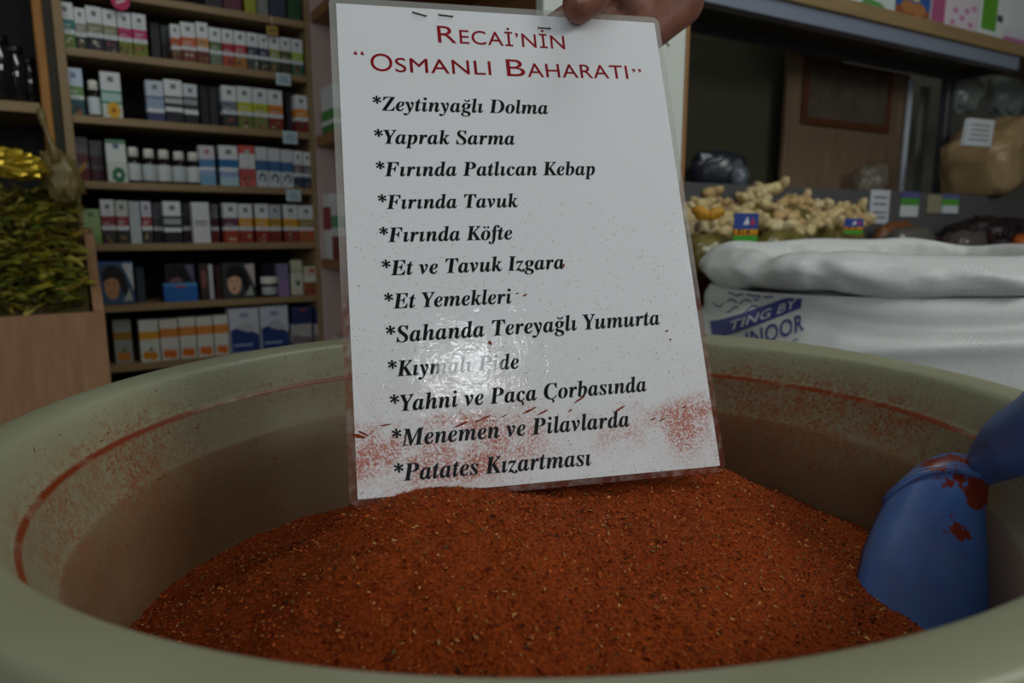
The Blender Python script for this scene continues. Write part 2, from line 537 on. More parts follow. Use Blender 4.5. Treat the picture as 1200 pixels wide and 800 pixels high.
def bold_italic(s):
    """layout of a line in a sturdy bold italic serif; returns verts, faces"""
    V, F, x = [], [], 0.0
    def put(v, f, ox):
        for ddx in (-.009, 0, .009):
            o = len(V); V.extend((a + ox + ddx - .05 * b, b) for a, b in v); F.extend(tuple(i + o for i in q) for q in f)
    def disc(cx_, cy_, r, n=10):
        return [(cx_ + r * math.cos(2 * math.pi * k / n), cy_ + r * math.sin(2 * math.pi * k / n)) for k in range(n)], [tuple(range(n))]
    def code(c):
        if 'A' <= c <= 'Z': return chr(0x1D468 + ord(c) - 65)
        if c == 'h': return chr(0x1D489)
        if 'a' <= c <= 'z': return chr(0x1D482 + ord(c) - 97)
        return c
    for c in s:
        if c == ' ': x += .25; continue
        if c == '*':
            for k in range(6):
                a = math.radians(90 + 60 * k); ca, sa = math.cos(a), math.sin(a); cx_, cy_ = .22, .52
                put([(cx_ - sa * .018, cy_ + ca * .018), (cx_ + ca * .19 - sa * .045, cy_ + sa * .19 + ca * .045),
                     (cx_ + ca * .19 + sa * .045, cy_ + sa * .19 - ca * .045), (cx_ + sa * .018, cy_ - ca * .018)], [(0, 1, 2, 3)], x)
            x += .41; continue
        base = {'ı': 'i', 'ğ': 'g', 'ö': 'o', 'ç': 'c', 'Ç': 'C'}.get(c, c)
        v, f, adv = glyph(code(base))
        if c == 'ı':
            cs = comps(v, f); top = max(cs, key=lambda g: max(v[i][1] for i in g)); st = set(top)
            keep = [i for i in range(len(v)) if i not in st]; mp = {k: j for j, k in enumerate(keep)}
            v2 = [v[i] for i in keep]; f2 = [tuple(mp[i] for i in q) for q in f if not (set(q) & st)]
            put(v2, f2, x)
        else:
            put(v, f, x)
        xs = [a for a, b in v]; mid = (min(xs) + max(xs)) / 2
        if c == 'ğ':
            pts, n = [], 8
            for r in (.085, .14):
                for k in range(n + 1):
                    a = math.radians(195 + 150 * k / n); pts.append((mid + .10 + r * math.cos(a), .66 + r * 1.0 * math.sin(a)))
            put(pts, [(k, k + 1, n + 2 + k, n + 1 + k) for k in range(n)], x)
        if c == 'ö':
            for dx in (-.03, .14):
                q, g = disc(mid + dx + .03, .60, .05); put(q, g, x)
        if c in 'çÇ':
            pts = []
            path = [(mid - .0, -.01), (mid + .035, -.06), (mid + .05, -.11), (mid + .01, -.165), (mid - .08, -.185)]
            wd = [.028, .03, .042, .034, .02]
            for (a, b), w_ in zip(path, wd): pts += [(a - w_, b - w_ * .3), (a + w_, b + w_ * .3)]
            put(pts, [(2 * k, 2 * k + 1, 2 * k + 3, 2 * k + 2) for k in range(len(path) - 1)], x)
        x += adv + .012
    return V, F
def plain(s):
    V, F, x = [], [], 0.0
    for c in s:
        if c == ' ': x += .3; continue
        v, f, adv = glyph(c)
        bo = BOLD if len(s) > 1 else 0
        for ddx, ddy in ((-bo, 0), (bo, 0), (0, -bo), (0, bo)):
            o = len(V); V.extend((a + x + ddx, b + ddy) for a, b in v); F.extend(tuple(i + o for i in q) for q in f)
        x += adv + .03
    return V, F
def fit_text(V, u0, v0, u1, v1, h=None, href=None):
    """scale a layout so that its ink runs from (u0, v0) to (u1, v1) along its baseline"""
    xs = [a for a, b in V]; xa, xb = min(xs), max(xs)
    du, dv = u1 - u0, v1 - v0; L = math.hypot(du, dv); s = L / (xb - xa)
    sy = s if h is None else h / href
    ca, sa = du / L, dv / L
    return [(u0 + (a - xa) * s * ca - b * sy * sa, v0 + (a - xa) * s * sa + b * sy * ca) for a, b in V]

def sign():
    root = bpy.data.objects.new('laminated_sign', None); COL.objects.link(root); root.empty_display_size = .02
    root.matrix_world = Matrix.Translation(SO + Vector((0, 0, CZ))) @ SM.to_4x4()
    tag(root, 'white laminated sheet of red and black writing, leaning in the spice tub', 'sign')
    # paper with powder smears
    m = mat('paper_under_film', rgb(232, 233, 236), .5, .3, coat=.8); t = NT(m)
    t.b.inputs['Coat Roughness'].default_value = .05
    tc = t.n('ShaderNodeTexCoord'); sep = t.n('ShaderNodeSeparateXYZ'); t.l(tc.outputs['Object'], sep.inputs[0])
    U, V = sep.outputs[0], sep.outputs[2]
    def noi(scale, detail=3, rough=.6, ms=(1, 1, 1)):
        mp = t.n('ShaderNodeMapping'); mp.inputs['Scale'].default_value = ms; t.l(tc.outputs['Object'], mp.inputs[0])
        nz = t.n('ShaderNodeTexNoise'); nz.inputs['Scale'].default_value = scale
        nz.inputs['Detail'].default_value = detail; nz.inputs['Roughness'].default_value = rough
        t.l(mp.outputs[0], nz.inputs[0]); return nz.outputs[0]
    Wt, B = (1, 1, 1), (0, 0, 0)
    dn = t.math('ADD', t.math('MULTIPLY', V, 1 / .303), t.math('MULTIPLY', t.math('SUBTRACT', noi(26, 2), .5), .10))
    band = t.ramp(dn, [(0.0, (.12,) * 3), (.035, (.30,) * 3), (.075, (1.0,) * 3), (.125, (.85,) * 3), (.155, (.10,) * 3), (.32, (.04,) * 3), (.6, B)])
    left = t.ramp(t.math('MULTIPLY', U, 1 / .216), [(0, Wt), (.30, (.95,) * 3), (.42, (.75,) * 3), (.52, (.25,) * 3), (.72, (.30,) * 3), (.86, (.85,) * 3), (1, (.8,) * 3)])
    k = t.math('MULTIPLY', band, left)
    grain = t.ramp(noi(850, 3, .7), [(.42, B), (.60, Wt)])
    blot = t.ramp(noi(44, 5), [(.38, (.12,) * 3), (.64, Wt)])
    dust = t.math('MULTIPLY', t.math('MULTIPLY', k, blot), t.math('ADD', t.math('MULTIPLY', grain, 1.0), .10))
    c = t.mix(t.math('MINIMUM', t.math('MULTIPLY', dust, 1.9), .88), rgb(236, 237, 238), rgb(186, 82, 40))
    fl = t.math('MULTIPLY', t.ramp(noi(900, 1, .4), [(.70, B), (.75, Wt)]), t.ramp(V, [(0, (.7,) * 3), (.15, (.45,) * 3), (.20, B)]))
    c = t.mix(fl, c, rgb(120, 84, 66))
    t.l(c, t.b.inputs['Base Color'])
    bp = t.n('ShaderNodeBump'); bp.inputs['Strength'].default_value = .22; bp.inputs['Distance'].default_value = .002
    t.l(noi(70, 5), bp.inputs['Height']); t.l(bp.outputs[0], t.b.inputs['Coat Normal'])
    pu0, pv0, pu1, pv1 = .0042, .0035, .2125, .2985
    pin = rrect(pu0, pv0, pu1, pv1, .0008)
    n = len(pin); b = MB()
    b.add([(x, -.0004, z) for x, z in pin] + [(x, .0004, z) for x, z in pin],
          [tuple(range(n))[::1], tuple(range(2 * n - 1, n - 1, -1))] + [(i, i + n, (i + 1) % n + n, (i + 1) % n) for i in range(n)], m)
    b.build('paper', root)
    # clear border of the laminating pouch
    ml = mat('clear_laminate', rgb(205, 205, 198), .18, .5, coat=.6, alpha=.30); tl = NT(ml)
    tcl = tl.n('ShaderNodeTexCoord'); sl = tl.n('ShaderNodeSeparateXYZ'); tl.l(tcl.outputs['Object'], sl.inputs[0])
    nl = tl.n('ShaderNodeTexNoise'); nl.inputs['Scale'].default_value = 160; tl.l(tcl.outputs['Object'], nl.inputs[0])
    W1 = (1, 1, 1)
    kk = tl.math('MULTIPLY', tl.ramp(sl.outputs[2], [(0.0, W1), (.10, W1), (.13, (.3,) * 3), (.25, B)]), tl.ramp(nl.outputs[0], [(.25, (.4,) * 3), (.55, Wt)]))
    tl.l(tl.mix(kk, rgb(205, 205, 198), rgb(130, 58, 36)), tl.b.inputs['Base Color'])
    po = rrect(0, 0, SW, SH, .0045); N = len(po); b = MB()
    vs = [(x, -.0003, z) for x, z in po] + [(x, -.0003, z) for x, z in pin] + [(x, .0003, z) for x, z in po] + [(x, .0003, z) for x, z in pin]
    F = []
    for i in range(N):
        j = (i + 1) % N
        F += [(i, j, N + j, N + i), (2 * N + j, 2 * N + i, 3 * N + i, 3 * N + j), (j, i, 2 * N + i, 2 * N + j)]
    b.add(vs, F, ml); o = b.build('laminate_border', root); o['label'] = 'clear laminate border dusted red at the foot'
    # writing
    ink = mat('black_print', rgb(22, 23, 30), .5, .3, coat=.8); ink.node_tree.nodes['Principled BSDF'].inputs['Coat Roughness'].default_value = .05
    red = mat('red_print', rgb(196, 22, 44), .5, .3, coat=.8); red.node_tree.nodes['Principled BSDF'].inputs['Coat Roughness'].default_value = .05
    def write(name, segs, m_, label):
        b = MB()
        for V_, F_ in segs:
            b.add([(x, -.00052, z) for x, z in V_], F_, m_)
        o = b.build(name, root); o['label'] = label
    lines = [('*Zeytinyağlı Dolma', (437, 129.8), (642.7, 134.2)), ('*Yaprak Sarma', (439, 168.8), (603.7, 170)), ('*Fırında Patlıcan Kebap', (441, 207), (698, 205.5)),
             ('*Fırında Tavuk', (443.5, 245.4), (607.6, 243)), ('*Fırında Köfte', (445, 284.2), (601, 280.7)), ('*Et ve Tavuk Izgara', (448, 323.2), (661.5, 314.9)),
             ('*Et Yemekleri', (450.8, 362.2), (600, 355.6)), ('*Sahanda Tereyağlı Yumurta', (453, 402), (773.6, 380.4)), ('*Kıymalı Pide', (455, 441.6), (608.7, 431.8)),
             ('*Yahni ve Paça Çorbasında', (457.6, 482.8), (758, 458.3)), ('*Menemen ve Pilavlarda', (459.8, 523.6), (738, 499.4)), ('*Patates Kızartması', (462, 564.2), (693, 544.8))]
    for s_, a, e in lines:
        V_, F_ = bold_italic(s_)
        p0, p1 = sheet_uv(*a), sheet_uv(*e)
        xs = [q[0] for q in V_]; sc = (p1 - p0).length / (max(xs) - min(xs))
        write('text_line', [(fit_text(V_, p0.x, p0.y, p1.x, p1.y, sc * 1.0, 1.0), F_)], ink, 'black line reading ' + s_[1:])
    global BOLD
    BOLD = .004
    _gl.clear()
    def seg(s_, a, e, hp):
        V_, F_ = plain(s_); p0, p1 = sheet_uv(*a), sheet_uv(*e)
        h = hp / 1900.0
        cap = max(b_ for _, b_ in glyph('E')[0])
        return fit_text(V_, p0.x, p0.y, p1.x, p1.y, h, cap), F_
    write('title_line', [seg('R', (513.5, 50.4), (535.5, 51.2), 22.5), seg('ECAİ’NİN', (539, 51.4), (662.3, 58.2), 18.2)], red, 'red capital line reading RECAİ’NİN')
    q0 = seg('“', (415, 73), (427.5, 73.5), 14); q1 = seg('”', (741.5, 93), (752.5, 93.5), 14)
    write('title_line', [q0, seg('O', (434.5, 83.4), (460.5, 84.6), 22.5), seg('SMANLI', (463.5, 84.8), (576, 88.4), 18.2), seg('B', (594.3, 89.6), (616, 90.3), 22.5),
                         seg('AHARATI', (618.6, 90.6), (736.4, 92.8), 18.2), q1], red, 'red capital line reading “OSMANLI BAHARATI”')
    # old staples
    ms = mat('rusty_staple', rgb(60, 44, 38), .4, .5, metal=.6)
    for (a, e) in (((484, 15.5), (499.5, 20)), ((514.5, 18.5), (530.5, 20.5)), ((630.5, 33.6), (644.5, 34.6))):
        p0, p1 = sheet_uv(*a), sheet_uv(*e); b = MB()
        b.tube([(p0.x, -.0003, p0.y + .001), (p0.x, -.0009, p0.y), ((p0.x + p1.x) / 2, -.0010, (p0.y + p1.y) / 2), (p1.x, -.0009, p1.y), (p1.x, -.0003, p1.y + .001)], .00042, ms, 6)
        b.build('staple', root, True)
    # smears and crumbs of spice stuck to the film
    mr = mat('dried_spice_smear', rgb(140, 62, 34), .8, .2)
    b = MB(); rs = random.Random(5)
    def streak(px, py, L, ang, w):
        p = sheet_uv(px, py); k = 7; up, dn = [], []
        for i in range(k):
            f = i / (k - 1); ww = w * math.sin(math.pi * min(1, .12 + f * .8)) * (.6 + .6 * rs.random())
            x = p.x + L * (f - .5) * math.cos(ang); z = p.y + L * (f - .5) * math.sin(ang)
            up.append((x - ww * math.sin(ang), -.0009, z + ww * math.cos(ang))); dn.append((x + ww * math.sin(ang), -.0006, z - ww * math.cos(ang)))
        b.add(up + dn, [(i, i + k, i + k + 1, i + 1) for i in range(k - 1)], mr)
    for a in ((452, 498, .006, .1, .0004), (543, 496, .011, .35, .0006), (565, 491, .010, .35, .0006), (591, 487, .004, .4, .0004), (620, 481, .009, .38, .0006), (636, 483, .007, .4, .0005),
              (679, 468, .008, .5, .0008), (668, 481, .003, .5, .0005), (726, 479, .008, .45, .0006), (777, 491, .006, .35, .0005), (765, 491, .004, .35, .0004), (801, 477, .004, .3, .0004),
              (420, 511, .008, -.3, .0010), (426, 508, .006, -.5, .0008), (574, 402, .003, -.9, .0009), (660, 311, .002, .6, .0008), (615, 346, .003, .4, .0005), (606, 344, .002, .2, .0004),
              (781, 388, .002, .6, .0006), (785, 398, .0015, .2, .0005)):
        streak(*a)
    for i in range(300):
        u = rs.random() * .206 + .005; v = rs.random() ** 1.7 * .17 + .004
        r = rs.choice((.00010, .00012, .00016, .00016, .0003)); a0 = rs.random() * 6
        b.add([(u + r * (1 + .5 * rs.random()) * math.cos(a0 + k * 1.2566), -.0008, v + r * math.sin(a0 + k * 1.2566)) for k in range(5)], [(0, 1, 2, 3, 4)], mr)
    o = b.build('spice_smears', root); o['kind'] = 'stuff'; o['label'] = 'dried red spice streaks stuck on the film'
sign()

# ------------------------------------------------------------------ blue scoop
def scoop_mat():
    m = mat('blue_scoop_plastic', rgb(70, 105, 175), .35, .45); t = NT(m)
    tc = t.n('ShaderNodeTexCoord')
    def noi(scale, detail=4, rough=.6, loc=(0, 0, 0)):
        mp = t.n('ShaderNodeMapping'); mp.inputs['Location'].default_value = loc; t.l(tc.outputs['Object'], mp.inputs[0])
        nz = t.n('ShaderNodeTexNoise'); nz.inputs['Scale'].default_value = scale
        nz.inputs['Detail'].default_value = detail; nz.inputs['Roughness'].default_value = rough
        t.l(mp.outputs[0], nz.inputs[0]); return nz.outputs[0]
    B, W = (0, 0, 0), (1, 1, 1)
    at = t.n('ShaderNodeAttribute', attribute_name='dust')
    c = t.mix(t.ramp(noi(30), [(.35, B), (.7, W)]), rgb(74, 110, 172), rgb(60, 90, 152))
    c = t.mix(t.math('MULTIPLY', t.ramp(noi(18, 5), [(.42, B), (.75, W)]), .6), c, rgb(104, 96, 100))
    d = t.math('ADD', t.math('MULTIPLY', at.outputs['Fac'], .9), t.math('MULTIPLY', t.math('SUBTRACT', noi(120, 4), .5), 1.6))
    c = t.mix(t.ramp(d, [(.30, B), (.40, W)]), c, rgb(118, 42, 22))
    t.l(c, t.b.inputs['Base Color'])
    return m
def scoop():
    m = scoop_mat()
    top = at_plane(1104, 576, Vector((0, .385, 0)), Vector((0, 1, 0)))     # centre of the closed end
    bot = at_plane(1072, 742, Vector((0, .325, 0)), Vector((0, 1, 0)))     # the mouth, in the spice
    ax = (bot - top); Ln = ax.length * 1.12; ax.normalize()
    w = Vector((1, 0, 0)); w = (w - ax * w.dot(ax)).normalized()           # across
    w = (Matrix.Rotation(-.12, 3, ax) @ w).normalized()
    o_ = w.cross(ax).normalized()
    if o_.y > 0: o_ = -o_                                                  # out of the belly, towards the camera
    base = tuple(top + ax * Ln)
    root = thing('scoop', base, 'blue plastic scoop dug mouth down into the spice at the right', 'scoop')
    hw0, hw1, dp = .0300, .0350, .024
    b = MB(); nu, nv = 26, 22; th = .0016
    def sec(f):
        return hw0 + (hw1 - hw0) * min(1, f * 1.6) - .004 * max(0, f - .6)
    grid = []; dust = []
    for side in (0, 1):
        g = []
        for i in range(nv + 1):
            f = i / nv
            hw = sec(f) - side * th; d = (dp - side * th) * (1 - .35 * f)
            row = []
            for k in range(nu + 1):
                a = math.pi * k / nu
                row.append(top + ax * (f * Ln + .056 * (.5 - k / nu) * max(0, 1 - f * 1.4) ** 2) + w * (-hw * math.copysign(abs(math.cos(a)) ** .75, math.cos(a))) + o_ * (d * max(0.0, math.sin(a)) ** .7))
            g.append(row)
        grid.append(g)
    vs = []; F = []
    ID = {}
    for side in (0, 1):
        for i in range(nv + 1):
            for k in range(nu + 1):
                ID[(side, i, k)] = len(vs); vs.append(grid[side][i][k])
                f = i / nv; u = k / nu
                q = .80 * math.exp(-((f - .10) / .10) ** 2 - ((u - .56) / .10) ** 2) + .85 * math.exp(-((f - .36) / .045) ** 2 - ((u - .50) / .05) ** 2) \
                    + .35 * math.exp(-((f - .02) / .04) ** 2 - ((u - .35) / .3) ** 2)
                dust.append(q)
    for i in range(nv):
        for k in range(nu):
            F.append((ID[0, i, k], ID[0, i, k + 1], ID[0, i + 1, k + 1], ID[0, i + 1, k]))
            F.append((ID[1, i, k + 1], ID[1, i, k], ID[1, i + 1, k], ID[1, i + 1, k + 1]))
    for i in range(nv):
        F.append((ID[0, i, 0], ID[0, i + 1, 0], ID[1, i + 1, 0], ID[1, i, 0]))
        F.append((ID[0, i, nu], ID[1, i, nu], ID[1, i + 1, nu], ID[0, i + 1, nu]))
    for k in range(nu):
        F.append((ID[0, nv, k], ID[0, nv, k + 1], ID[1, nv, k + 1], ID[1, nv, k]))
    # domed closed end
    rings = 9; cen = top + o_ * dp * .25
    prev = [ID[0, 0, k] for k in range(nu + 1)]
    for r in range(1, rings + 1):
        f = r / rings; row = []
        for k in range(nu + 1):
            p = grid[0][0][k]
            q = cen + (p - cen) * max(0.0, math.cos(f * math.pi / 2)) ** .8 - ax * (.023 * math.sin(f * math.pi / 2))
            row.append(len(vs)); vs.append(q)
            u = k / nu
            dust.append(.62 * math.exp(-((f - .32) / .22) ** 2 - ((u - .38) / .22) ** 2) + .3 * math.exp(-((f - .6) / .3) ** 2 - ((u - .8) / .15) ** 2))
        for k in range(nu):
            F.append((prev[k + 1], prev[k], row[k], row[k + 1]))
        F.append((prev[0], prev[nu], row[nu], row[0]))
        prev = row
    b.add(vs, F, m)
    o = part('bowl', b, root, True)
    a = o.data.attributes.new('dust', 'FLOAT', 'POINT'); a.data.foreach_set('value', dust)
    # raised bead round the closed end
    b = MB()
    b.tube([grid[0][0][k] + o_ * .0006 - ax * .001 for k in range(nu + 1)], .0022, m, 8)
    o = part('rim_bead', b, root, True)
    a = o.data.attributes.new('dust', 'FLOAT', 'POINT'); a.data.foreach_set('value', [.25] * len(o.data.vertices))
    # handle
    h0 = top - ax * .014 + w * .018 + o_ * .006
    h1 = at_plane(1178, 534, Vector((0, .366, 0)), Vector((0, 1, 0)))
    h2 = at_plane(1232, 500, Vector((0, .336, 0)), Vector((0, 1, 0)))
    h3 = at_plane(1304, 440, Vector((0, .306, 0)), Vector((0, 1, 0)))
    b = MB(); pts = []; rad = []
    P = [h0, h1, h2, h3]
    for i in range(25):
        f = i / 24 * 3; j = min(2, int(f)); u = f - j
        a0, a1, a2, a3 = P[max(0, j - 1)], P[j], P[j + 1], P[min(3, j + 2)]
        q = .5 * ((2 * a1) + (a2 - a0) * u + (2 * a0 - 5 * a1 + 4 * a2 - a3) * u * u + (3 * a1 - a0 - 3 * a2 + a3) * u ** 3)
        pts.append(q); rad.append(.0085 + .0115 * min(1, i / 12) ** .8)
    rad[-1] = .010; rad[-2] = .017
    b.tube(pts, rad, m, 14)
    o = part('handle', b, root, True)
    a = o.data.attributes.new('dust', 'FLOAT', 'POINT')
    a.data.foreach_set('value', [.5 * max(0, 1 - i / 14 / 3) for i in range(len(o.data.vertices))])
scoop()

# ------------------------------------------------------------------ the hand that holds the sign
def hand():
    skin = mat('skin', rgb(150, 100, 82), .55, .35); t = NT(skin)
    t.b.inputs['Subsurface Weight'].default_value = .15; t.b.inputs['Subsurface Radius'].default_value = (.006, .003, .002)
    tc = t.n('ShaderNodeTexCoord'); nz = t.n('ShaderNodeTexNoise'); nz.inputs['Scale'].default_value = 90; nz.inputs['Detail'].default_value = 5
    t.l(tc.outputs['Object'], nz.inputs[0])
    t.l(t.ramp(nz.outputs[0], [(.3, rgb(124, 78, 62)), (.7, rgb(150, 100, 80))]), t.b.inputs['Base Color'])
    bp = t.n('ShaderNodeBump'); bp.inputs['Strength'].default_value = .35; bp.inputs['Distance'].default_value = .0008
    t.l(nz.outputs[0], bp.inputs['Height']); t.l(bp.outputs[0], t.b.inputs['Normal'])
    # joints in sheet coordinates: u right, n towards the viewer, v above the sheet's foot
    S = {}
    tip = sheet_uv(670, 15); hl = sheet_uv(800, 6); hm = sheet_uv(785, 22)
    J = [  # name, u, n, v, radius, parent
        ('wrist', .232, -.030, .385, .027, None), ('fore', .262, -.030, .440, .031, 'wrist'), ('elbow', .335, -.028, .580, .040, 'fore'),
        ('palm', .208, -.024, .345, .026, 'wrist'), ('heel', hl.x + .008, -.020, hl.y + .020, .0200, 'palm'), ('heel2', hm.x + .006, -.0185, hm.y + .0200, .0140, 'heel'),
        ('knuckle', .185, -.024, .330, .020, 'palm'),
        ('thumb_a', .190, -.006, .338, .0150, 'palm'), ('thumb_b', tip.x + .024, .010, tip.y + .022, .0130, 'thumb_a'), ('thumb_c', tip.x + .008, .0125, tip.y + .002, .0126, 'thumb_b'), ('thumb_d', tip.x + .001, .0122, tip.y - .0035, .0114, 'thumb_c'),
        ('index_a', .166, -.020, .318, .0105, 'knuckle'), ('index_b', .142, -.014, .298, .0092, 'index_a'), ('index_c', .128, -.0105, .284, .0080, 'index_b'),
        ('middle_a', .176, -.022, .306, .0105, 'knuckle'), ('middle_b', .150, -.015, .282, .0095, 'middle_a'), ('middle_c', .132, -.0110, .268, .0082, 'middle_b'),
        ('ring_a', .190, -.024, .298, .0100, 'heel'), ('ring_b', .166, -.016, .270, .0090, 'ring_a'), ('ring_c', .150, -.0105, .256, .0078, 'ring_b'),
        ('little_a', .204, -.022, .290, .0090, 'heel'), ('little_b', .186, -.015, .262, .0080, 'little_a'), ('little_c', .174, -.010, .248, .0070, 'little_b')]
    vs = []; ed = []; rd = []; ix = {}
    for nme, u, n, v, r, par in J:
        ix[nme] = len(vs); vs.append(sheet_pt(u, n, v)); rd.append(r)
        if par: ed.append((ix[par], ix[nme]))
    base = vs[ix['heel']]
    b = MB()
    for (i0, i1) in ed:                              # tapering limbs, fused below into one skin
        p0, p1, r0, r1 = vs[i0], vs[i1], rd[i0], rd[i1]
        b.tube([p0.lerp(p1, k / 8) - base for k in range(9)], [r0 + (r1 - r0) * k / 8 for k in range(9)], skin, 18)
    for p, r in zip(vs, rd): b.blob(p - base, (r, r, r), skin, 0, 1, 20)
    for u, n, v, r in ((.205, -.022, .325, .020), (.198, -.018, .345, .020), (.182, -.010, .350, .016), (hl.x - .018, -.022, hl.y + .022, .019), (.190, -.024, .312, .014)):
        b.blob(sheet_pt(u, n, v) - base, (r, r, r), skin, 0, 1, 20)   # palm, ball of the thumb, heel
    o = b.build('person', None, True)
    o.location = base + Vector((0, 0, CZ))
    rm = o.modifiers.new('remesh', 'REMESH'); rm.mode = 'VOXEL'; rm.voxel_size = .0018; rm.use_smooth_shade = True
    sm = o.modifiers.new('smooth', 'SMOOTH'); sm.factor = .5; sm.iterations = 9
    dg = bpy.context.evaluated_depsgraph_get()
    m2 = bpy.data.meshes.new_from_object(o.evaluated_get(dg)); m2.name = 'person'
    o.modifiers.clear(); o.data = m2
    m2.materials.clear(); m2.materials.append(skin)
    tag(o, 'person mostly out of frame, bare hand pinching the top edge of the white sign', 'person')
    # sleeve, above the frame
    b = MB(); b.tube([sheet_pt(u, -.028, v) - base for u, v in ((.285, .475), (.29, .478), (.33, .56), (.40, .70), (.42, .74))], [.046, .050, .056, .062, .058], mat('dark_sleeve_cloth', rgb(52, 54, 60), .9), 28, .004, 40)
    b.build('sleeve', o, True)['label'] = 'dark sleeve above the wrist'
    # nail of the thumb
    nail = mat('thumbnail', rgb(172, 128, 112), .3, .5)
    b = MB(); N1, N2 = 8, 8; vv = []; F = []
    d0 = Vector((tip.x, 0, tip.y)) - Vector((tip.x + .020, 0, tip.y + .024)); d0.normalize()
    px_ = Vector((-d0.z, 0, d0.x))
    for i in range(N1 + 1):
        for k in range(N2 + 1):
            a = (i / N1 - .35); c_ = (k / N2 - .5) * 2
            ln = .0145 * (1 - .18 * c_ * c_)
            q = Vector((tip.x + .003, 0, tip.y - .0015)) + d0 * (a * ln) + px_ * (c_ * .0066)
            n_ = .0246 - .0036 * c_ * c_ - .0030 * max(0, a - .1) ** 2 * 4
            vv.append(sheet_pt(q.x, n_, q.z) - base)
    for i in range(N1):
        for k in range(N2):
            s = i * (N2 + 1) + k; F.append((s, s + 1, s + N2 + 2, s + N2 + 1))
    b.add(vv, F, nail); n_o = b.build('thumbnail', o, True)
hand()

# ------------------------------------------------------------------ left shelving unit
UA = Vector((-.9522, 1.6, 0)); TH = .5753
UD = Vector((math.cos(TH), math.sin(TH), 0)); UE = Vector((math.sin(TH), -math.cos(TH), 0))   # along the unit / out of its front
ZS = [.5324, .3989, .2557, .1115, -.0305, -.1745, -.3195, -.4645, -.61, -.76]
S0, S1, UDEP = -.033, .4985, .24
def U(s, e, z): return UA + UD * s + UE * e + Vector((0, 0, z))
Zv = Vector((0, 0, 1))
def left_unit():
    root = thing('shelving_unit', U((S0 + S1) / 2, -UDEP / 2, FZ), 'oak shelving unit of white boxes and bottles behind the tub, left', 'shelf')
    top = .86
    for s, hw in ((S0 - .009, .009), (S1 + .0055, .0055)):
        b = MB(); b.box(U(s, -UDEP / 2, (FZ + top) / 2), UD * hw, UE * (UDEP / 2), Zv * ((top - FZ) / 2), M_UNIT, .001); part('side_panel', b, root)
    for z in [.68] + ZS:
        b = MB(); b.box(U((S0 + S1) / 2, -UDEP / 2 - .001, z - .0085), UD * ((S1 - S0) / 2 - .0003), UE * (UDEP / 2 - .001), Zv * .0085, M_UNIT, .001); part('shelf_board', b, root)
    b = MB(); b.box(U((S0 + S1) / 2, -UDEP - .004, (FZ + top) / 2), UD * ((S1 - S0) / 2 + .018), UE * .0035, Zv * ((top - FZ) / 2), M_DARKBACK); part('back_panel', b, root)
left_unit()

# goods on the shelves ------------------------------------------------
def pk(x, y, e):
    """where the line of sight through (x, y) meets the vertical plane e in front of the unit's face -> (s, z)"""
    P = at_plane(x, y, UA + UE * e, UE); return (P - UA).dot(UD), P.z
def bands_box(b, c, hx, hy, h, X, Y, bands, emblem=None, ch=.0012, art=None):
    """carton standing on c; bands = [(fraction of height, colour)] from the top"""
    pts = [(-hx + ch, -hy), (hx - ch, -hy), (hx, -hy + ch), (hx, hy - ch), (hx - ch, hy), (-hx + ch, hy), (-hx, hy - ch), (-hx, -hy + ch)]
    zs = [h]; tot = sum(f for f, _ in bands)
    for f, _ in bands: zs.append(zs[-1] - h * f / tot)
    zs[-1] = 0
    for i, (f, col) in enumerate(bands):
        vs = [c + X * p + Y * q + Zv * zs[i + 1] for p, q in pts] + [c + X * p + Y * q + Zv * zs[i] for p, q in pts]
        F = [(k, (k + 1) % 8, (k + 1) % 8 + 8, k + 8) for k in range(8)]
        if i == 0: F.append(tuple(range(8, 16)))
        if i == len(bands) - 1: F.append(tuple(range(7, -1, -1)))
        b.add(vs, F, cmat(col))
    def quad(x0, x1, z0, z1, col, e=.0004):
        q = [c + X * x + Y * (-hy - e) + Zv * z for x, z in ((x0, z0), (x1, z0), (x1, z1), (x0, z1))]
        b.add(q, [(0, 1, 2, 3)], cmat(col))
    def poly(pts_, col, e=.0005):
        b.add([c + X * (x * hx) + Y * (-hy - e) + Zv * (z * h) for x, z in pts_], [tuple(range(len(pts_)))], cmat(col))
    # tuck flap line across the top
    q = [c + X * x + Y * y + Zv * (h + .0003) for x, y in ((-hx * .9, -hy * .8), (hx * .9, -hy * .8), (hx * .9, -hy * .7), (-hx * .9, -hy * .7))]
    b.add(q, [(0, 1, 2, 3)], cmat((180, 182, 180)))
    if emblem: quad(-hx * .3, hx * .3, h * .79, h * .90, emblem)
    if art: art(quad, poly, hx, h)

def art_text(col):
    def f(quad, poly, hx, h):
        quad(-hx * .75, hx * .75, h * .50, h * .54, col); quad(-hx * .75, hx * .6, h * .43, h * .46, col)
    return f
def art_flower(pet, cen):
    def f(quad, poly, hx, h):
        for k in range(7):
            a = k * 6.283 / 7; cx_, cz_ = .1 + .42 * math.cos(a), .17 + .12 * math.sin(a)
            poly([(cx_ + .28 * math.cos(j * .785), cz_ + .075 * math.sin(j * .785)) for j in range(8)], pet, .0005 + k * .00005)
        poly([(.1 + .22 * math.cos(j * .785), .17 + .06 * math.sin(j * .785)) for j in range(8)], cen, .0010)
    return f
def art_swirl(col):
    def f(quad, poly, hx, h):
        n = 12; r0, r1 = .32, .62
        pts = [(r1 * math.cos(i / n * 4.6 - 1), .22 + .13 * math.sin(i / n * 4.6 - 1)) for i in range(n + 1)]
        pin = [(r0 * math.cos(i / n * 4.6 - 1), .22 + .07 * math.sin(i / n * 4.6 - 1)) for i in range(n + 1)]
        for i in range(n): poly([pts[i], pts[i + 1], pin[i + 1], pin[i]], col)
    return f
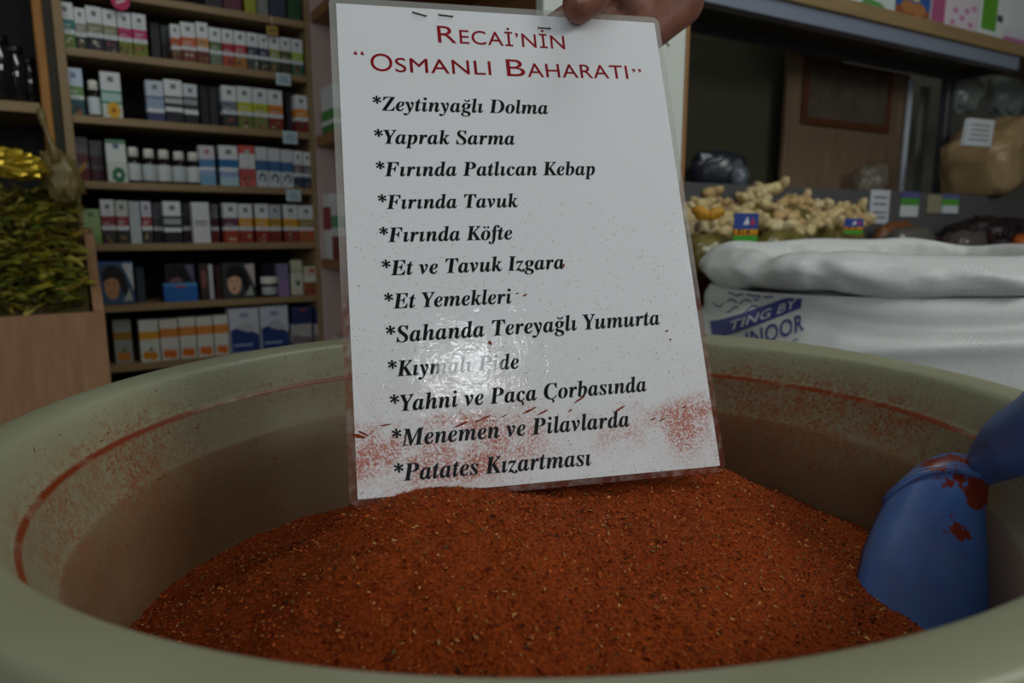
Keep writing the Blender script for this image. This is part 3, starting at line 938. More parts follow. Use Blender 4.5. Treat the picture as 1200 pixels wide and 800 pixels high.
def art_face(skin, hair, bg, swoosh):
    def ell(cx_, cz_, a, b_, n=18): return [(cx_ + a * math.cos(k * 6.2832 / n), cz_ + b_ * math.sin(k * 6.2832 / n)) for k in range(n)]
    def f(quad, poly, hx, h):
        quad(-hx * .94, hx * .94, h * .02, h * .98, bg, .0004)
        poly([(.35, .95), (.95, .97), (.95, .30), (.75, .55)], swoosh, .0006)
        poly(ell(-.20, .66, .60, .27), hair, .0008)
        poly([(-.1, .9), (.45, .72), (.62, .42), (.52, .16), (.25, .30), (.1, .6)], hair, .0009)
        poly(ell(-.30, .43, .42, .31), skin, .0012)
        poly([(-.75, .70), (-.2, .80), (.2, .70), (.1, .58), (-.3, .64), (-.7, .56)], hair, .0015)
        for ex in (-.50, -.14): poly(ell(ex, .50, .07, .018, 8), (50, 34, 30), .0015)
        poly(ell(-.34, .28, .11, .022, 8), (150, 60, 60), .0015)
        poly([(.3, .08), (.7, .36), (.85, .08)], (170, 180, 165), .0014)
    return f
def art_fruit(c1, c2):
    def f(quad, poly, hx, h):
        for cx_, cz_, r in ((-.35, .16, .42), (.3, .14, .45)):
            poly([(cx_ + r * math.cos(k * .5236), cz_ + r * .24 * math.sin(k * .5236)) for k in range(12)], c1, .0005 + .0001 * (cx_ > 0))
        poly([(-.2, .28), (.1, .36), (.35, .28), (.1, .26)], c2, .0008)
    return f
def art_panel(col, sky):
    def f(quad, poly, hx, h):
        poly([(-.95, .52), (-.2, .60), (.95, .40), (.95, .03), (-.95, .03)], col)
        poly([(-.6, .58), (.1, .72), (.85, .52), (.3, .46), (-.3, .52)], sky, .0007)
        quad(-hx * .8, hx * .5, h * .16, h * .21, (150, 165, 200), .0008)
    return f

def art_generic(seed, dark=False):
    def f(quad, poly, hx, h):
        rs = random.Random(seed)
        quad(-hx * .72, hx * rs.uniform(.3, .7), h * .505, h * .525, (200, 200, 196) if rs.random() < .6 else (60, 60, 60), .0004)
        quad(-hx * .72, hx * rs.uniform(-.1, .5), h * .455, h * .475, (190, 190, 186), .0004)
        quad(-hx * .6, hx * .6, h * .36, h * .375, (120, 124, 122), .0004)
        for k in range(4):
            x = rs.uniform(-.75, .5); z = rs.uniform(.03, .22); c_ = rs.choice(((150, 120, 70), (96, 110, 60), (70, 50, 44), (160, 90, 50), (190, 180, 150), (120, 50, 50)))
            n = rs.randint(5, 8); a, b_ = rs.uniform(.14, .34), rs.uniform(.025, .06)
            poly([(max(-.95, min(.95, x + a * math.cos(j * 6.283 / n))), max(.01, z + b_ * math.sin(j * 6.283 / n))) for j in range(n)], c_, .0004 + k * .00012)
        if rs.random() < .5: quad(-hx * .5, hx * .5, h * .70, h * .715, (150, 152, 150), .0004)
    return f
W_ = (222, 226, 224); GR = (120, 124, 122); DK = (34, 32, 40)
def std(band, foot, top=W_, lo=W_): return [(.37, top), (.22, band), (.10, lo), (.31, foot)]
ROWN = ['topmost visible shelf', 'second shelf', 'third shelf', 'fourth shelf', 'fifth shelf', 'sixth shelf', 'bottom shelf']
def carton(row, x0, x1, yt, bands, desc, emblem=GR, art=None, e=-.012, dep=.034, ordn=None, lift=0.0, name='carton', group=None):
    ysh = None
    # shelf front y at this x: invert through height
    xm = (x0 + x1) / 2
    lo, hi = -300.0, 800.0
    zt = ZS[row] + lift
    for _ in range(40):
        md = (lo + hi) / 2
        if pk(xm, md, e)[1] > zt: lo = md
        else: hi = md
    sa = pk(x0, lo, e)[0]; sb = pk(x1, lo, e)[0]
    h = (pk(xm, yt, e)[1] - zt) if isinstance(yt, (int, float)) and yt > -900 else .11
    hx = max(.004, (sb - sa) / 2 - .0006)
    c = U((sa + sb) / 2, e - dep / 2, zt + .0002)
    b = MB()
    if art is None and emblem is not None and len(bands) == 4: art = art_generic(int(x0 * 7 + row))
    bands_box(b, c, hx, dep / 2, h, UD, -UE, bands, emblem, art=art)
    return solo(name, b, desc, 'box', group, base=tuple(c))
def bottle(row, xc, wpx, yt, desc, label_col=(214, 222, 222), cap=M_CAP, e=-.03, group=None):
    lo, hi = -300.0, 800.0
    for _ in range(40):
        md = (lo + hi) / 2
        if pk(xc, md, e)[1] > ZS[row]: lo = md
        else: hi = md
    sa, sb = pk(xc - wpx / 2, lo, e)[0], pk(xc + wpx / 2, lo, e)[0]
    r = (sb - sa) / 2; h = pk(xc, yt, e)[1] - ZS[row]
    c = U((sa + sb) / 2, e, ZS[row] + .0002)
    root = thing('bottle', tuple(c), desc, 'bottle', group)
    b = MB(); b.lathe(c, [(r * .9, 0), (r, .002), (r, h * .60), (r * .9, h * .66), (r * .55, h * .71), (r * .55, h * .74)], M_AMBERGLASS, 20); part('body', b, root, True)
    b = MB(); b.lathe(c, [(r * 1.012, h * .07), (r * 1.02, h * .075), (r * 1.02, h * .535), (r * 1.012, h * .54)], cmat(label_col), 20); part('label_wrap', b, root, True)
    b = MB(); b.lathe(c, [(r * .70, h * .735), (r * .74, h * .74), (r * .72, h * .96), (r * .62, h)], cap, 20); part('cap', b, root, True)
    return root

def stock():
    P = lambda d, n, row: f"{d}, {ORD[n]} from left on {ROWN[row]}"
    # topmost visible shelf (feet only in view)
    for i, (a, b_, bands, d) in enumerate([
            (240, 261, [(1, (40, 36, 40))], 'dark carton'), (262, 284, [(.6, (70, 30, 40)), (.4, (92, 36, 52))], 'maroon carton'),
            (287, 301, [(.5, W_), (.5, (150, 150, 40))], 'yellow green carton'), (302, 315, [(1, (120, 122, 112))], 'grey carton'),
            (316, 336, [(.5, (110, 118, 125)), (.5, (44, 52, 70))], 'slate blue carton'), (338, 354, [(.5, (90, 120, 80)), (.5, (40, 78, 44))], 'green carton')]):
        carton(0, a, b_, -999, bands, P(d, i + 1, 0), None)
    # second shelf
    r = [(70, 90, 3, std((60, 130, 125), (92, 128, 60)), 'white carton with teal band'), (90, 104, 10, std((150, 152, 136), (40, 38, 44)), 'white carton with grey band'),
         (104, 123, 8.5, std((140, 138, 108), (44, 36, 52)), 'white carton with khaki band'), (123, 140, 12, std((140, 140, 104), (40, 36, 48)), 'white carton with khaki band'),
         (140.5, 157, 15, std((196, 48, 110), (120, 126, 40)), 'white carton with pink band'), (157.5, 174.5, 17, std((196, 48, 110), (118, 128, 30)), 'white carton with pink band'),
         (178, 190, 27, [(1, (46, 44, 46))], 'dark grey carton'), (191, 201, 30, [(.5, (70, 72, 74)), (.5, (44, 40, 42))], 'narrow dark carton'),
         (202, 213.5, 29, std((196, 92, 48), (110, 60, 40)), 'white carton with orange band'), (214, 231.5, 27, std((206, 100, 50), (120, 54, 30)), 'white carton with orange band'),
         (232, 246.5, 27, std((206, 140, 84), (110, 50, 34)), 'white carton with peach band'), (247, 261.5, 33, std((86, 106, 50), (110, 130, 110)), 'white carton with green band'),
         (262, 275.5, 35, std((184, 32, 52), (180, 80, 60)), 'white carton with red band'), (276, 290.5, 37, std((190, 34, 50), (170, 120, 50)), 'white carton with red band'),
         (291, 304.5, 39, std((50, 52, 78), (64, 84, 76)), 'white carton with navy band'), (305, 316.5, 41, std((62, 58, 96), (50, 58, 56)), 'white carton with violet band'),
         (317, 329.5, 42.5, std((150, 158, 70), (76, 84, 60)), 'white carton with olive band'), (330, 342.5, 44.5, std((90, 92, 54), (60, 60, 50)), 'white carton with dark olive band'),
         (343, 356.5, 46.5, std((160, 190, 50), (60, 110, 90)), 'white carton with lime band')]
    for i, (a, b_, y, bn, d) in enumerate(r):
        carton(1, a, b_, y, bn, P(d, i + 1, 1), GR if i not in (6, 7) else None, dep=.03, e=-.012 if i not in (6, 7) else -.05)
    # third shelf
    carton(2, 79, 101, 80, [(.38, (196, 212, 228)), (.2, (110, 150, 90)), (.08, W_), (.34, (44, 84, 84))], P('blue and green carton', 1, 2), (120, 140, 170))
    bottle(2, 112, 16, 95, P('white capped bottle with pale label', 2, 2))
    carton(2, 121, 145, 85, [(.40, W_), (.06, (90, 160, 120)), (.18, (176, 206, 196)), (.06, (80, 150, 110)), (.30, (206, 214, 200))], P('white carton with green stripes and yellow flower', 3, 2), art=art_flower((226, 170, 20), (180, 80, 10)))
    for i, (a, b_, y, bn, d) in enumerate([
            (173.6, 194.5, 95, [(.38, (200, 208, 216)), (.05, (84, 100, 128)), (.25, (150, 168, 190)), (.1, W_), (.22, (60, 66, 104))], 'white carton with blue grey band'),
            (195, 216.5, 94, [(.38, W_), (.05, (30, 32, 32)), (.12, (180, 190, 180)), (.09, (30, 32, 32)), (.1, W_), (.26, (34, 34, 40))], 'white carton with two black stripes'),
            (217, 234, 99, [(.32, (206, 212, 214)), (.06, (34, 36, 38)), (.14, (150, 156, 156)), (.12, (50, 52, 52)), (.12, W_), (.24, (30, 30, 34))], 'white and black carton'),
            (236, 246.5, 101, [(1, (44, 42, 46))], 'dark carton'), (247, 258, 102, [(1, (50, 48, 52))], 'dark carton'),
            (262, 279.5, 101, std((120, 128, 140), (50, 54, 62)), 'white carton with grey band'), (280, 297.5, 102, std((190, 190, 40), (110, 120, 60)), 'white carton with yellow band'),
            (298, 315.5, 104, std((180, 186, 44), (120, 126, 70)), 'white carton with yellow band'), (316, 333, 106, std((216, 130, 30), (130, 50, 40)), 'white carton with orange band'),
            (336, 345, 108, [(1, (52, 44, 52))], 'narrow dark carton'), (347, 362, 112, std((226, 140, 20), (120, 44, 40)), 'white carton with amber band')]):
        dark = 'dark carton' in d
        carton(2, a, b_, y, bn, P(d, i + 4, 2), None if dark else GR, e=-.045 if dark else -.012)
    # fourth shelf
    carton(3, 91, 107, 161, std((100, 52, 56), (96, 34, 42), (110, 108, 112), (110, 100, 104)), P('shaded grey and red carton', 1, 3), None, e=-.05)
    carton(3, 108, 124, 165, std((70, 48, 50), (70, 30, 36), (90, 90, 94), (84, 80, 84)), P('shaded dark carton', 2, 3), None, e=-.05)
    carton(3, 127, 151, 164, [(.10, (100, 140, 104)), (.42, (222, 228, 220)), (.48, (210, 216, 206))], P('white carton with green wreath and red bow', 3, 3), (110, 120, 150), art=art_flower((40, 110, 74), (216, 226, 200)))
    for i, (xc, y) in enumerate([(158.5, 173), (176.7, 175), (194, 176), (211.5, 178), (228.5, 179)]):
        bottle(3, xc, 17, y, P('white capped dark bottle', i + 4, 3), group='white capped bottles on the fourth shelf', label_col=(214, 218, 214) if i % 2 == 0 else (196, 206, 204))
    carton(3, 235.5, 254, 171, [(.34, (214, 204, 208)), (.20, (80, 132, 176)), (.08, W_), (.14, (150, 170, 206)), (.24, (120, 170, 196))], P('white carton with sky blue band', 9, 3), (180, 120, 130))
    carton(3, 259, 281, 171, [(.34, W_), (.20, (40, 110, 164)), (.10, W_), (.14, (150, 164, 206)), (.22, (170, 206, 210))], P('white carton with deep blue band', 10, 3))
    carton(3, 282, 301, 171, [(.2, (206, 90, 80)), (.36, (222, 222, 220)), (.24, (190, 80, 76)), (.2, (206, 100, 96))], P('white carton with red corners', 11, 3), (170, 190, 180))
    for i, (a, b_) in enumerate([(301.5, 315.5), (316, 330.5), (331, 345)]):
        carton(3, a, b_, 172.5 + i * 1.5, [(.33, (206, 210, 212)), (.26, (60, 104, 146)), (.41, (206, 212, 214))], P('white carton with blue band and dark swirl', 12 + i, 3), None, art=art_swirl((40, 70, 80)))
    carton(3, 345.5, 356, 177, std((120, 100, 110), (60, 76, 96)), P('white carton with mauve band', 15, 3)); carton(3, 356.5, 367, 178.5, std((110, 96, 106), (56, 72, 92)), P('white carton with mauve band', 16, 3))
    # fifth shelf
    carton(4, 99, 120.5, 245, [(.5, (160, 186, 130)), (.3, (150, 180, 116)), (.2, (120, 164, 80))], P('short pale green carton', 1, 4), (90, 130, 90))
    for i, (a, b_, y, bn, d) in enumerate([
            (121, 138, 234, std((150, 56, 60), (58, 52, 50)), 'white carton with crimson band'), (138.5, 153.5, 235, std((150, 54, 58), (52, 50, 44), (200, 204, 190)), 'cream carton with crimson band'),
            (154, 167.5, 236, [(1, (186, 194, 192))], 'plain pale grey carton'), (168, 180.5, 236, std((156, 60, 62), (58, 60, 52), (200, 200, 206)), 'white carton with crimson band'),
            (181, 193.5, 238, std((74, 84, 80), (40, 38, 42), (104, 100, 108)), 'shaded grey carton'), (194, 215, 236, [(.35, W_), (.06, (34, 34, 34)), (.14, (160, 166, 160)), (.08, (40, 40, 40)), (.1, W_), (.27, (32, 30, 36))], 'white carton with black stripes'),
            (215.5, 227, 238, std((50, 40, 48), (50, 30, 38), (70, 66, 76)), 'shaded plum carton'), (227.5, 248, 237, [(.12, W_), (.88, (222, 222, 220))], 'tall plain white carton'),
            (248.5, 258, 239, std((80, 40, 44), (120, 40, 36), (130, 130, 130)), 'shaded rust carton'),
            (264, 281, 238, std((110, 60, 84), (170, 62, 40)), 'white carton with purple band'), (281.5, 298, 239, std((222, 156, 20), (160, 56, 40)), 'white carton with yellow band'),
            (301, 317, 239, std((226, 164, 24), (150, 44, 44)), 'white carton with yellow band'), (317.5, 331, 240, std((180, 142, 40), (130, 50, 44), (190, 190, 196)), 'grey carton with mustard band'),
            (334, 350.5, 240, std((224, 160, 20), (140, 54, 42)), 'white carton with yellow band'), (351, 369.5, 241, std((150, 132, 60), (180, 80, 36)), 'white carton with khaki band')]):
        sh = 'shaded' in d
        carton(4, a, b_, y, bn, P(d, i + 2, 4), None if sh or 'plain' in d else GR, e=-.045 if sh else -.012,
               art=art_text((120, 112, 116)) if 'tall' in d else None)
    # sixth shelf: hair colour boxes, a jar and lotions
    carton(5, 118, 160, 307, [(.12, (70, 120, 190)), (.88, (40, 60, 90))], P('hair dye carton with blue border and portrait', 1, 5), None, art=art_face((190, 140, 96), (30, 22, 20), (60, 90, 120), (210, 216, 216)), dep=.04)
    carton(5, 161, 172, 313, [(1, (52, 66, 80))], P('narrow dark blue carton', 2, 5), None, e=-.05)
    carton(5, 195, 231, 309, [(1, (44, 36, 44))], P('dark hair dye carton with portrait behind blue carton', 3, 5), None, art=art_face((150, 100, 96), (26, 20, 22), (44, 38, 48), (120, 112, 136)), e=-.06, dep=.04)
    carton(5, 193, 233, 332, [(.15, (80, 150, 205)), (.85, (36, 104, 178))], P('low bright blue carton standing in front', 4, 5), (180, 70, 90), e=-.006, dep=.035)
    carton(5, 236, 252, 309, [(1, (60, 46, 46))], P('narrow portrait carton with white edge', 5, 5), None, art=lambda quad, poly, hx, h: (quad(hx * .35, hx * .95, 0.02 * h, .98 * h, (190, 196, 196)), poly([(-.8, .4), (-.3, .3), (.0, .6), (-.3, .85), (-.8, .8)], (140, 80, 70))))
    carton(5, 253, 261.5, 311, [(1, (70, 36, 34))], P('narrow dark red carton', 6, 5), None, e=-.03)
    carton(5, 262, 301, 308, [(1, (50, 54, 52))], P('hair dye carton with pale portrait', 7, 5), None, art=art_face((222, 176, 140), (26, 20, 18), (60, 66, 64), (206, 190, 180)), dep=.04)
    carton(5, 307, 325, 309, [(1, (44, 40, 56))], P('dark violet carton behind the white lidded jar', 8, 5), None, e=-.08)
    # jar
    s, z = pk(316.5, 345, -.025); c = U(s, -.025, ZS[5] + .0002); sc_ = .0205
    root = thing('jar', tuple(c), P('black jar with white lid', 9, 5), 'jar')
    b = MB(); b.lathe(c, [(sc_ * .9, 0), (sc_, .003), (sc_, .030), (sc_ * .92, .034)], M_BLACK, 20); part('body', b, root, True)
    b = MB(); b.lathe(c, [(sc_ * 1.01, .006), (sc_ * 1.02, .0065), (sc_ * 1.02, .026), (sc_ * 1.01, .0265)], cmat((180, 190, 186)), 20); part('label_wrap', b, root, True)
    b = MB(); b.lathe(c, [(sc_ * 1.08, .0345), (sc_ * 1.12, .036), (sc_ * 1.12, .050), (sc_ * 1.0, .053)], M_CAP, 20); part('lid', b, root, True)
    carton(5, 327, 340, 309, [(.5, (130, 120, 150)), (.5, (150, 124, 168))], P('lilac carton', 10, 5), None)
    s, z = pk(348.5, 345, -.02); c = U(s, -.02, ZS[5] + .0002)
    root = thing('lotion_bottle', tuple(c), P('cream lotion bottle with green mark', 11, 5), 'bottle')
    b = MB(); b.box(c + Zv * .031, UD * .0165, UE * .012, Zv * .031, cmat((206, 204, 180)), .004); b.box(c + UE * .0122 + Zv * .034, UD * .005, UE * .0003, Zv * .006, cmat((60, 110, 60))); part('body', b, root)
    b = MB(); b.box(c + Zv * .079, UD * .0150, UE * .011, Zv * .0165, cmat((190, 192, 160)), .003); part('cap', b, root)
    carton(5, 357, 376, 312, [(.35, (206, 190, 170)), (.2, (214, 214, 200)), (.45, (150, 84, 50))], P('cream and brown carton', 12, 5), (180, 50, 40), art=art_fruit((150, 70, 44), (60, 100, 40)))
    # bottom shelf
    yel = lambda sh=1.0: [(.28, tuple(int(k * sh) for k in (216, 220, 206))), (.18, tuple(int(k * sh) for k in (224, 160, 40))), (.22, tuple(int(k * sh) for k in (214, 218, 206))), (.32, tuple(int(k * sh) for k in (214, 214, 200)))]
    org = [(.22, (222, 218, 204)), (.22, (224, 140, 60)), (.26, (224, 222, 210)), (.30, (214, 208, 190))]
    carton(6, 135.5, 157.5, 375, yel(.7), P('shaded white carton with yellow band', 1, 6), None, art=art_fruit((190, 120, 20), (70, 110, 40)), e=-.03)  # shade painted in: the yellow-band print colours scaled darker
    carton(6, 165.5, 189, 375, yel(), P('white carton with yellow band', 2, 6), None, art=art_fruit((214, 140, 20), (80, 120, 40)))
    for i, (a, b_, y) in enumerate([(189.5, 211.5, 374), (212, 232, 372), (232.5, 252, 371), (252.5, 270, 369.5)]):
        carton(6, a, b_, y, org, P('white carton with orange band', 3 + i, 6), None, art=art_fruit((222, 110, 24), (230, 220, 200)))
    carton(6, 270.8, 306, 361, [(1, (206, 210, 218))], P('larger white and navy carton', 7, 6), (150, 160, 180), art=art_panel((36, 62, 120), (190, 190, 190)), dep=.05)
    carton(6, 307, 340, 358.5, [(1, (206, 210, 218))], P('larger white and navy carton', 8, 6), (150, 160, 180), art=art_panel((36, 62, 120), (180, 184, 188)), dep=.05)
    a = [(342.5, 367, 'white carton at the stack foot'), (369.5, 379.5, 'narrow white carton at the stack foot')]
    for i, (x0, x1, d) in enumerate(a):
        o = carton(6, x0, x1, 379.5, [(.75, (176, 172, 170)), (.25, (50, 60, 100))], f"{d}, {('nearest', 'farthest')[i]} right end of bottom shelf", None, art=art_panel((120, 110, 108), (190, 180, 170)), dep=.045)
        h = max(v.co.z for v in o.data.vertices)
        carton(6, x0, x1, 360 + i, [(.15, (60, 70, 110)), (.85, (38, 50, 96))], f"dark navy carton topping a stack, {('nearest', 'farthest')[i]} right end of bottom shelf", (180, 60, 60), dep=.045, lift=h + .0002)
    # price tags clipped to the shelf edges
    for i, (x0, y0, x1, y1, row, d) in enumerate([(323, 85, 341, 101, 1, 'second'), (331, 153, 349, 169, 2, 'third'), (335, 222, 353, 236, 3, 'fourth')]):
        e = .004
        s0, zt = pk(x0, y0, e); s1, zb = pk(x1, y1, e)
        root = thing('price_tag', tuple(U((s0 + s1) / 2, e, zb)), f'pale blue price tag clipped to edge of the {d} shelf down', 'price tag', 'price tags on the left shelves')
        b = MB(); b.box(U((s0 + s1) / 2, e, (zt + zb) / 2), UD * ((s1 - s0) / 2), UE * .001, Zv * ((zt - zb) / 2), cmat((190, 210, 214)), .0006); part('card', b, root)
        b = MB()
        for k in range(3):
            b.box(U((s0 + s1) / 2, e + .0013, zb + (zt - zb) * (.3 + .2 * k)), UD * ((s1 - s0) * (.36 - .05 * k)), UE * .0002, Zv * .0012, cmat((110, 130, 150)))
        part('printing', b, root)
    s, z = pk(141, 2, .004); b = MB()
    N = 20; R_ = .0185
    vs = [U(s + R_ * math.cos(k * 6.2832 / N), f, z + R_ * math.sin(k * 6.2832 / N)) for f in (.004, .006) for k in range(N)]
    b.add(vs, [tuple(range(N)), tuple(range(2 * N - 1, N - 1, -1))] + [(k, (k + 1) % N, (k + 1) % N + N, k + N) for k in range(N)], cmat((196, 40, 90)))
    b.box(U(s, .0063, z), (UD * .009 + Zv * .004), UE * .0002, (Zv * .0022 - UD * .001), cmat((224, 210, 214)))
    b.tube([U(s, .004, z + R_), U(s, .002, z + R_ + .03), U(s, -.003, z + .06)], .0008, M_CAP, 5)
    solo('round_tag', b, 'round pink tag hanging at the top left of the shelves', 'tag')
    s, z = pk(319, 36, .002); b = MB(); b.box(U(s, .002, z), UD * .014, UE * .0008, Zv * .011, cmat((170, 140, 60)), .0005)
    b.box(U(s, .0031, z), UD * .009, UE * .0002, Zv * .003, cmat((110, 84, 40))); b.tube([U(s, .002, z + .011), U(s, -.002, .528)], .0008, M_CAP, 5)
    solo('hanging_tag', b, 'small yellow tag hanging under the topmost visible shelf, right', 'tag')
stock()

# ------------------------------------------------------------------ second unit, running from the corner towards the camera
UC = UA + UD * (S1 + .0115)
D2 = .28
def _edge(l):
    P = UC + UE * l + UD * (D2 + .008) + Vector((0, 0, .22)); return 600 + FPX * P.x / (P.y * cP - P.z * sP)
L2 = 0.8
while _edge(L2 + .0045) < 802: L2 += .002      # how far the unit reaches out of its corner
def Q(e, d, z): return UC + UE * e + UD * d + Vector((0, 0, z))
M_ENDP = mat('white_melamine', rgb(214, 220, 210), .45)
def unit_two():
    root = thing('wall_cabinet', Q(L2 / 2, D2 / 2 + .02, FZ), 'chestnut open shelf unit with white end panel behind the sign', 'shelf')
    top = .86; o = .0
    b = MB(); b.box(Q(.0025, D2 / 2 + o, (FZ + top) / 2), UE * .0022, UD * (D2 / 2), Zv * ((top - FZ) / 2), M_PINK, .001); part('end_panel', b, root)['label'] = 'pale pink end panel in the corner'
    b = MB(); b.box(Q(L2, D2 / 2 + o, (FZ + top) / 2), UE * .009, UD * (D2 / 2), Zv * ((top - FZ) / 2), M_ENDP, .001); part('end_panel', b, root)['label'] = 'white end panel facing the tub'
    b = MB(); b.box(Q(L2 / 2 + .0045, D2 + .0045 + o, (FZ + top) / 2), UE * (L2 / 2 + .0045), UD * .004, Zv * ((top - FZ) / 2), M_UNIT2); part('back_panel', b, root)
    for z in (.78, .555, .245, -.075, -.40, -.70):
        b = MB(); b.box(Q(L2 / 2 - .002, D2 / 2 + o, z - .0125), UE * (L2 / 2 - .0075), UD * (D2 / 2 - .001), Zv * .0125, M_UNIT2, .001); part('shelf_board', b, root)
    # cartons inside it
    def c2(x0, x1, z0, h, bands, desc, art=None, emb=None):
        P0 = at_plane(x0, 200, UC + UD * .008, UD); P1 = at_plane(x1, 200, UC + UD * .008, UD)
        e0, e1 = (P0 - UC).dot(UE), (P1 - UC).dot(UE)
        c = Q((e0 + e1) / 2, .029, z0 + .0002); b = MB()
        bands_box(b, c, abs(e1 - e0) / 2, .02, h, UE, UD, bands, emb, art=art); return solo('carton', b, desc, 'box', base=tuple(c))
    c2(379, 393, .245, .115, [(.5, W_), (.22, (70, 150, 70)), (.1, W_), (.18, (60, 130, 60))], 'white carton with green patches, upper cubby of the chestnut unit')
    c2(376, 384, -.075, .170, [(.2, W_), (.35, (150, 50, 60)), (.45, W_)], 'tall white carton with dark red stripe, lower cubby of the chestnut unit')
    c2(385, 398, -.075, .150, [(.25, W_), (.2, (90, 160, 120)), (.15, W_), (.4, (130, 70, 60))], 'white carton with green and brown patches behind the sign edge')
    c2(380, 396, -.40, .12, [(.4, (220, 210, 206)), (.25, (110, 140, 90)), (.35, (206, 120, 130))], 'white and pink carton, lowest cubby of the chestnut unit')
    # a little wire hook on the white end panel
    p = at_plane(784, 45, Q(L2 + .010, 0, 0), UE)
    b = MB(); b.tube([p + UE * .002 + Vector((math.cos(a) * -.006, 0, math.sin(a) * .011)) for a in [-1.7 + .25 * k for k in range(14)]], .0009, mat('dark_wire', rgb(60, 60, 58), .4), 6)
    b.tube([p + UE * .002 + Vector((.0, 0, .011)), p - UE * .002 + Vector((0, 0, .013))], .0009, b.mats[0], 6)
    solo('wire_hook', b, 'tiny curled wire hook on the white end panel beside the hand', 'hook', smooth=True)
unit_two()

# ------------------------------------------------------------------ plywood bin of dried leaves and the shelf beside it
def leaf_bin():
    e0 = .30
    P = at_plane(122.5, 365, UA + UE * e0, UE); s1 = (P - UA).dot(UD); zt = P.z
    sL = s1 - .62
    root = thing('plywood_bin', U((s1 + sL) / 2, e0 - .12, FZ), 'plywood bin with curved side, heaped with dried green leaves', 'bin')
    b = MB(); b.box(U((s1 + sL) / 2, e0 - .009, (FZ + zt) / 2), UD * ((s1 - sL) / 2), UE * .009, Zv * ((zt - FZ) / 2), M_PLY, .001); part('front_panel', b, root)
    def side(s):
        prof = [(e0 - .019, FZ), (e0 - .019, zt + .002), (e0 - .03, zt + .018), (e0 - .05, zt + .035), (e0 - .085, zt + .05), (e0 - .12, zt + .07), (e0 - .15, zt + .105), (e0 - .17, zt + .15), (.02, zt + .165), (.02, FZ)]
        n = len(prof); b = MB()
        b.add([U(s - .009, e, z) for e, z in prof] + [U(s + .009, e, z) for e, z in prof], [tuple(range(n)), tuple(range(2 * n - 1, n - 1, -1))] + [(i, i + n, (i + 1) % n + n, (i + 1) % n) for i in range(n)], M_PLY)
        part('side_panel', b, root)
    side(s1 - .009); side(sL + .009)
    b = MB(); b.box(U((s1 + sL) / 2, .15, zt - .16), UD * ((s1 - sL) / 2 - .019), UE * .125, Zv * .006, M_PLY); part('bottom_panel', b, root)
    # leaves
    cols = [rgb(160, 150, 44), rgb(128, 128, 44), rgb(92, 104, 34), rgb(186, 172, 84), rgb(70, 62, 26), rgb(140, 116, 40)]
    lm = [mat('dried_leaf', c, .7, .25) for c in cols]
    b = MB(); rs = random.Random(11)
    def top(s, e):
        f = (e0 - .03 - e) / .24
        return zt - .012 + .255 * max(0, min(1, f)) ** .75 + .02 * noise.noise(Vector((s * 9, e * 9, 0)))
    n1, n2 = 22, 14; vs = []; F = []
    for i in range(n1 + 1):
        for k in range(n2 + 1):
            s = sL + .022 + (s1 - sL - .046) * i / n1; e = .035 + (e0 - .058) * k / n2
            vs.append(U(s, e, top(s, e) - .012 + .01 * rs.random()))
    for i in range(n1):
        for k in range(n2):
            q = i * (n2 + 1) + k; F.append((q, q + 1, q + n2 + 2, q + n2 + 1))
    b.add(vs, F, lm[4])
    for i in range(1700):
        s = sL + .03 + (s1 - sL - .065) * rs.random() ** .6; e = .045 + (e0 - .08) * rs.random()
        L = .017 + .022 * rs.random(); w = L * (.16 + .16 * rs.random())
        a = rs.random() * 6.283; ti = (rs.random() - .5) * 1.1; ro = (rs.random() - .5) * 1.6
        d = UD * (math.cos(a) * math.cos(ti)) + UE * (math.sin(a) * math.cos(ti)) + Zv * math.sin(ti)
        sd = d.cross(Zv).normalized(); up = sd.cross(d); sd = sd * math.cos(ro) + up * math.sin(ro); up = sd.cross(d)
        c = U(s, e, top(s, e) + .012 * rs.random())
        pts = [c - d * L, c - d * L * .3 + sd * w + up * w * .5, c + d * L * .4 + sd * w * .8 + up * w * .6, c + d * L + up * w * .8, c + d * L * .4 - sd * w * .8 + up * w * .6, c - d * L * .3 - sd * w + up * w * .5, c, ]
        b.add(pts, [(0, 1, 6), (1, 2, 6), (2, 3, 6), (3, 4, 6), (4, 5, 6), (5, 0, 6)], rs.choice(lm))
    solo('dried_leaves', b, 'heap of dried olive green leaves filling the plywood bin', 'leaves', kind='stuff')
    # gold foil packet and a stalk on the heap
    mf = mat('gold_foil', rgb(190, 160, 40), .25, .6, metal=.6)
    p = at_plane(16, 192, UA + UE * .15, UE); b = MB()
    b.blob(p, (.055, .03, .026), mf, .35, 2.6, 28, .8, 2.0, Matrix.Rotation(TH, 3, 'Z') @ Matrix.Rotation(.25, 3, 'Y'))
    solo('foil_packet', b, 'crumpled yellow foil packet lying on the dried leaves', 'packet')
    p0 = at_plane(78, 219, UA + UE * .10, UE); p1 = at_plane(101, 189, UA + UE * .06, UE)
    d = (p1 - p0); sd = Vector((d.z, 0, -d.x)).normalized() * .006; b = MB()
    b.add([p0, p0 + d * .3 + sd, p0 + d * .75 + sd * 1.3, p1, p0 + d * .75 - sd * .6, p0 + d * .3 - sd * .8] + [q + UE * .003 for q in (p0, p0 + d * .3 + sd, p0 + d * .75 + sd * 1.3, p1, p0 + d * .75 - sd * .6, p0 + d * .3 - sd * .8)],
          [(0, 1, 2, 3, 4, 5), (11, 10, 9, 8, 7, 6)] + [(k, (k + 1) % 6, (k + 1) % 6 + 6, k + 6) for k in range(6)], mat('straw_leaf', rgb(176, 132, 66), .6))
    solo('straw_leaf', b, 'straw coloured dry blade poking up past the shelf post', 'leaf')
    mbag = mat('olive_plastic', rgb(128, 112, 66), .3, .5); b = MB()
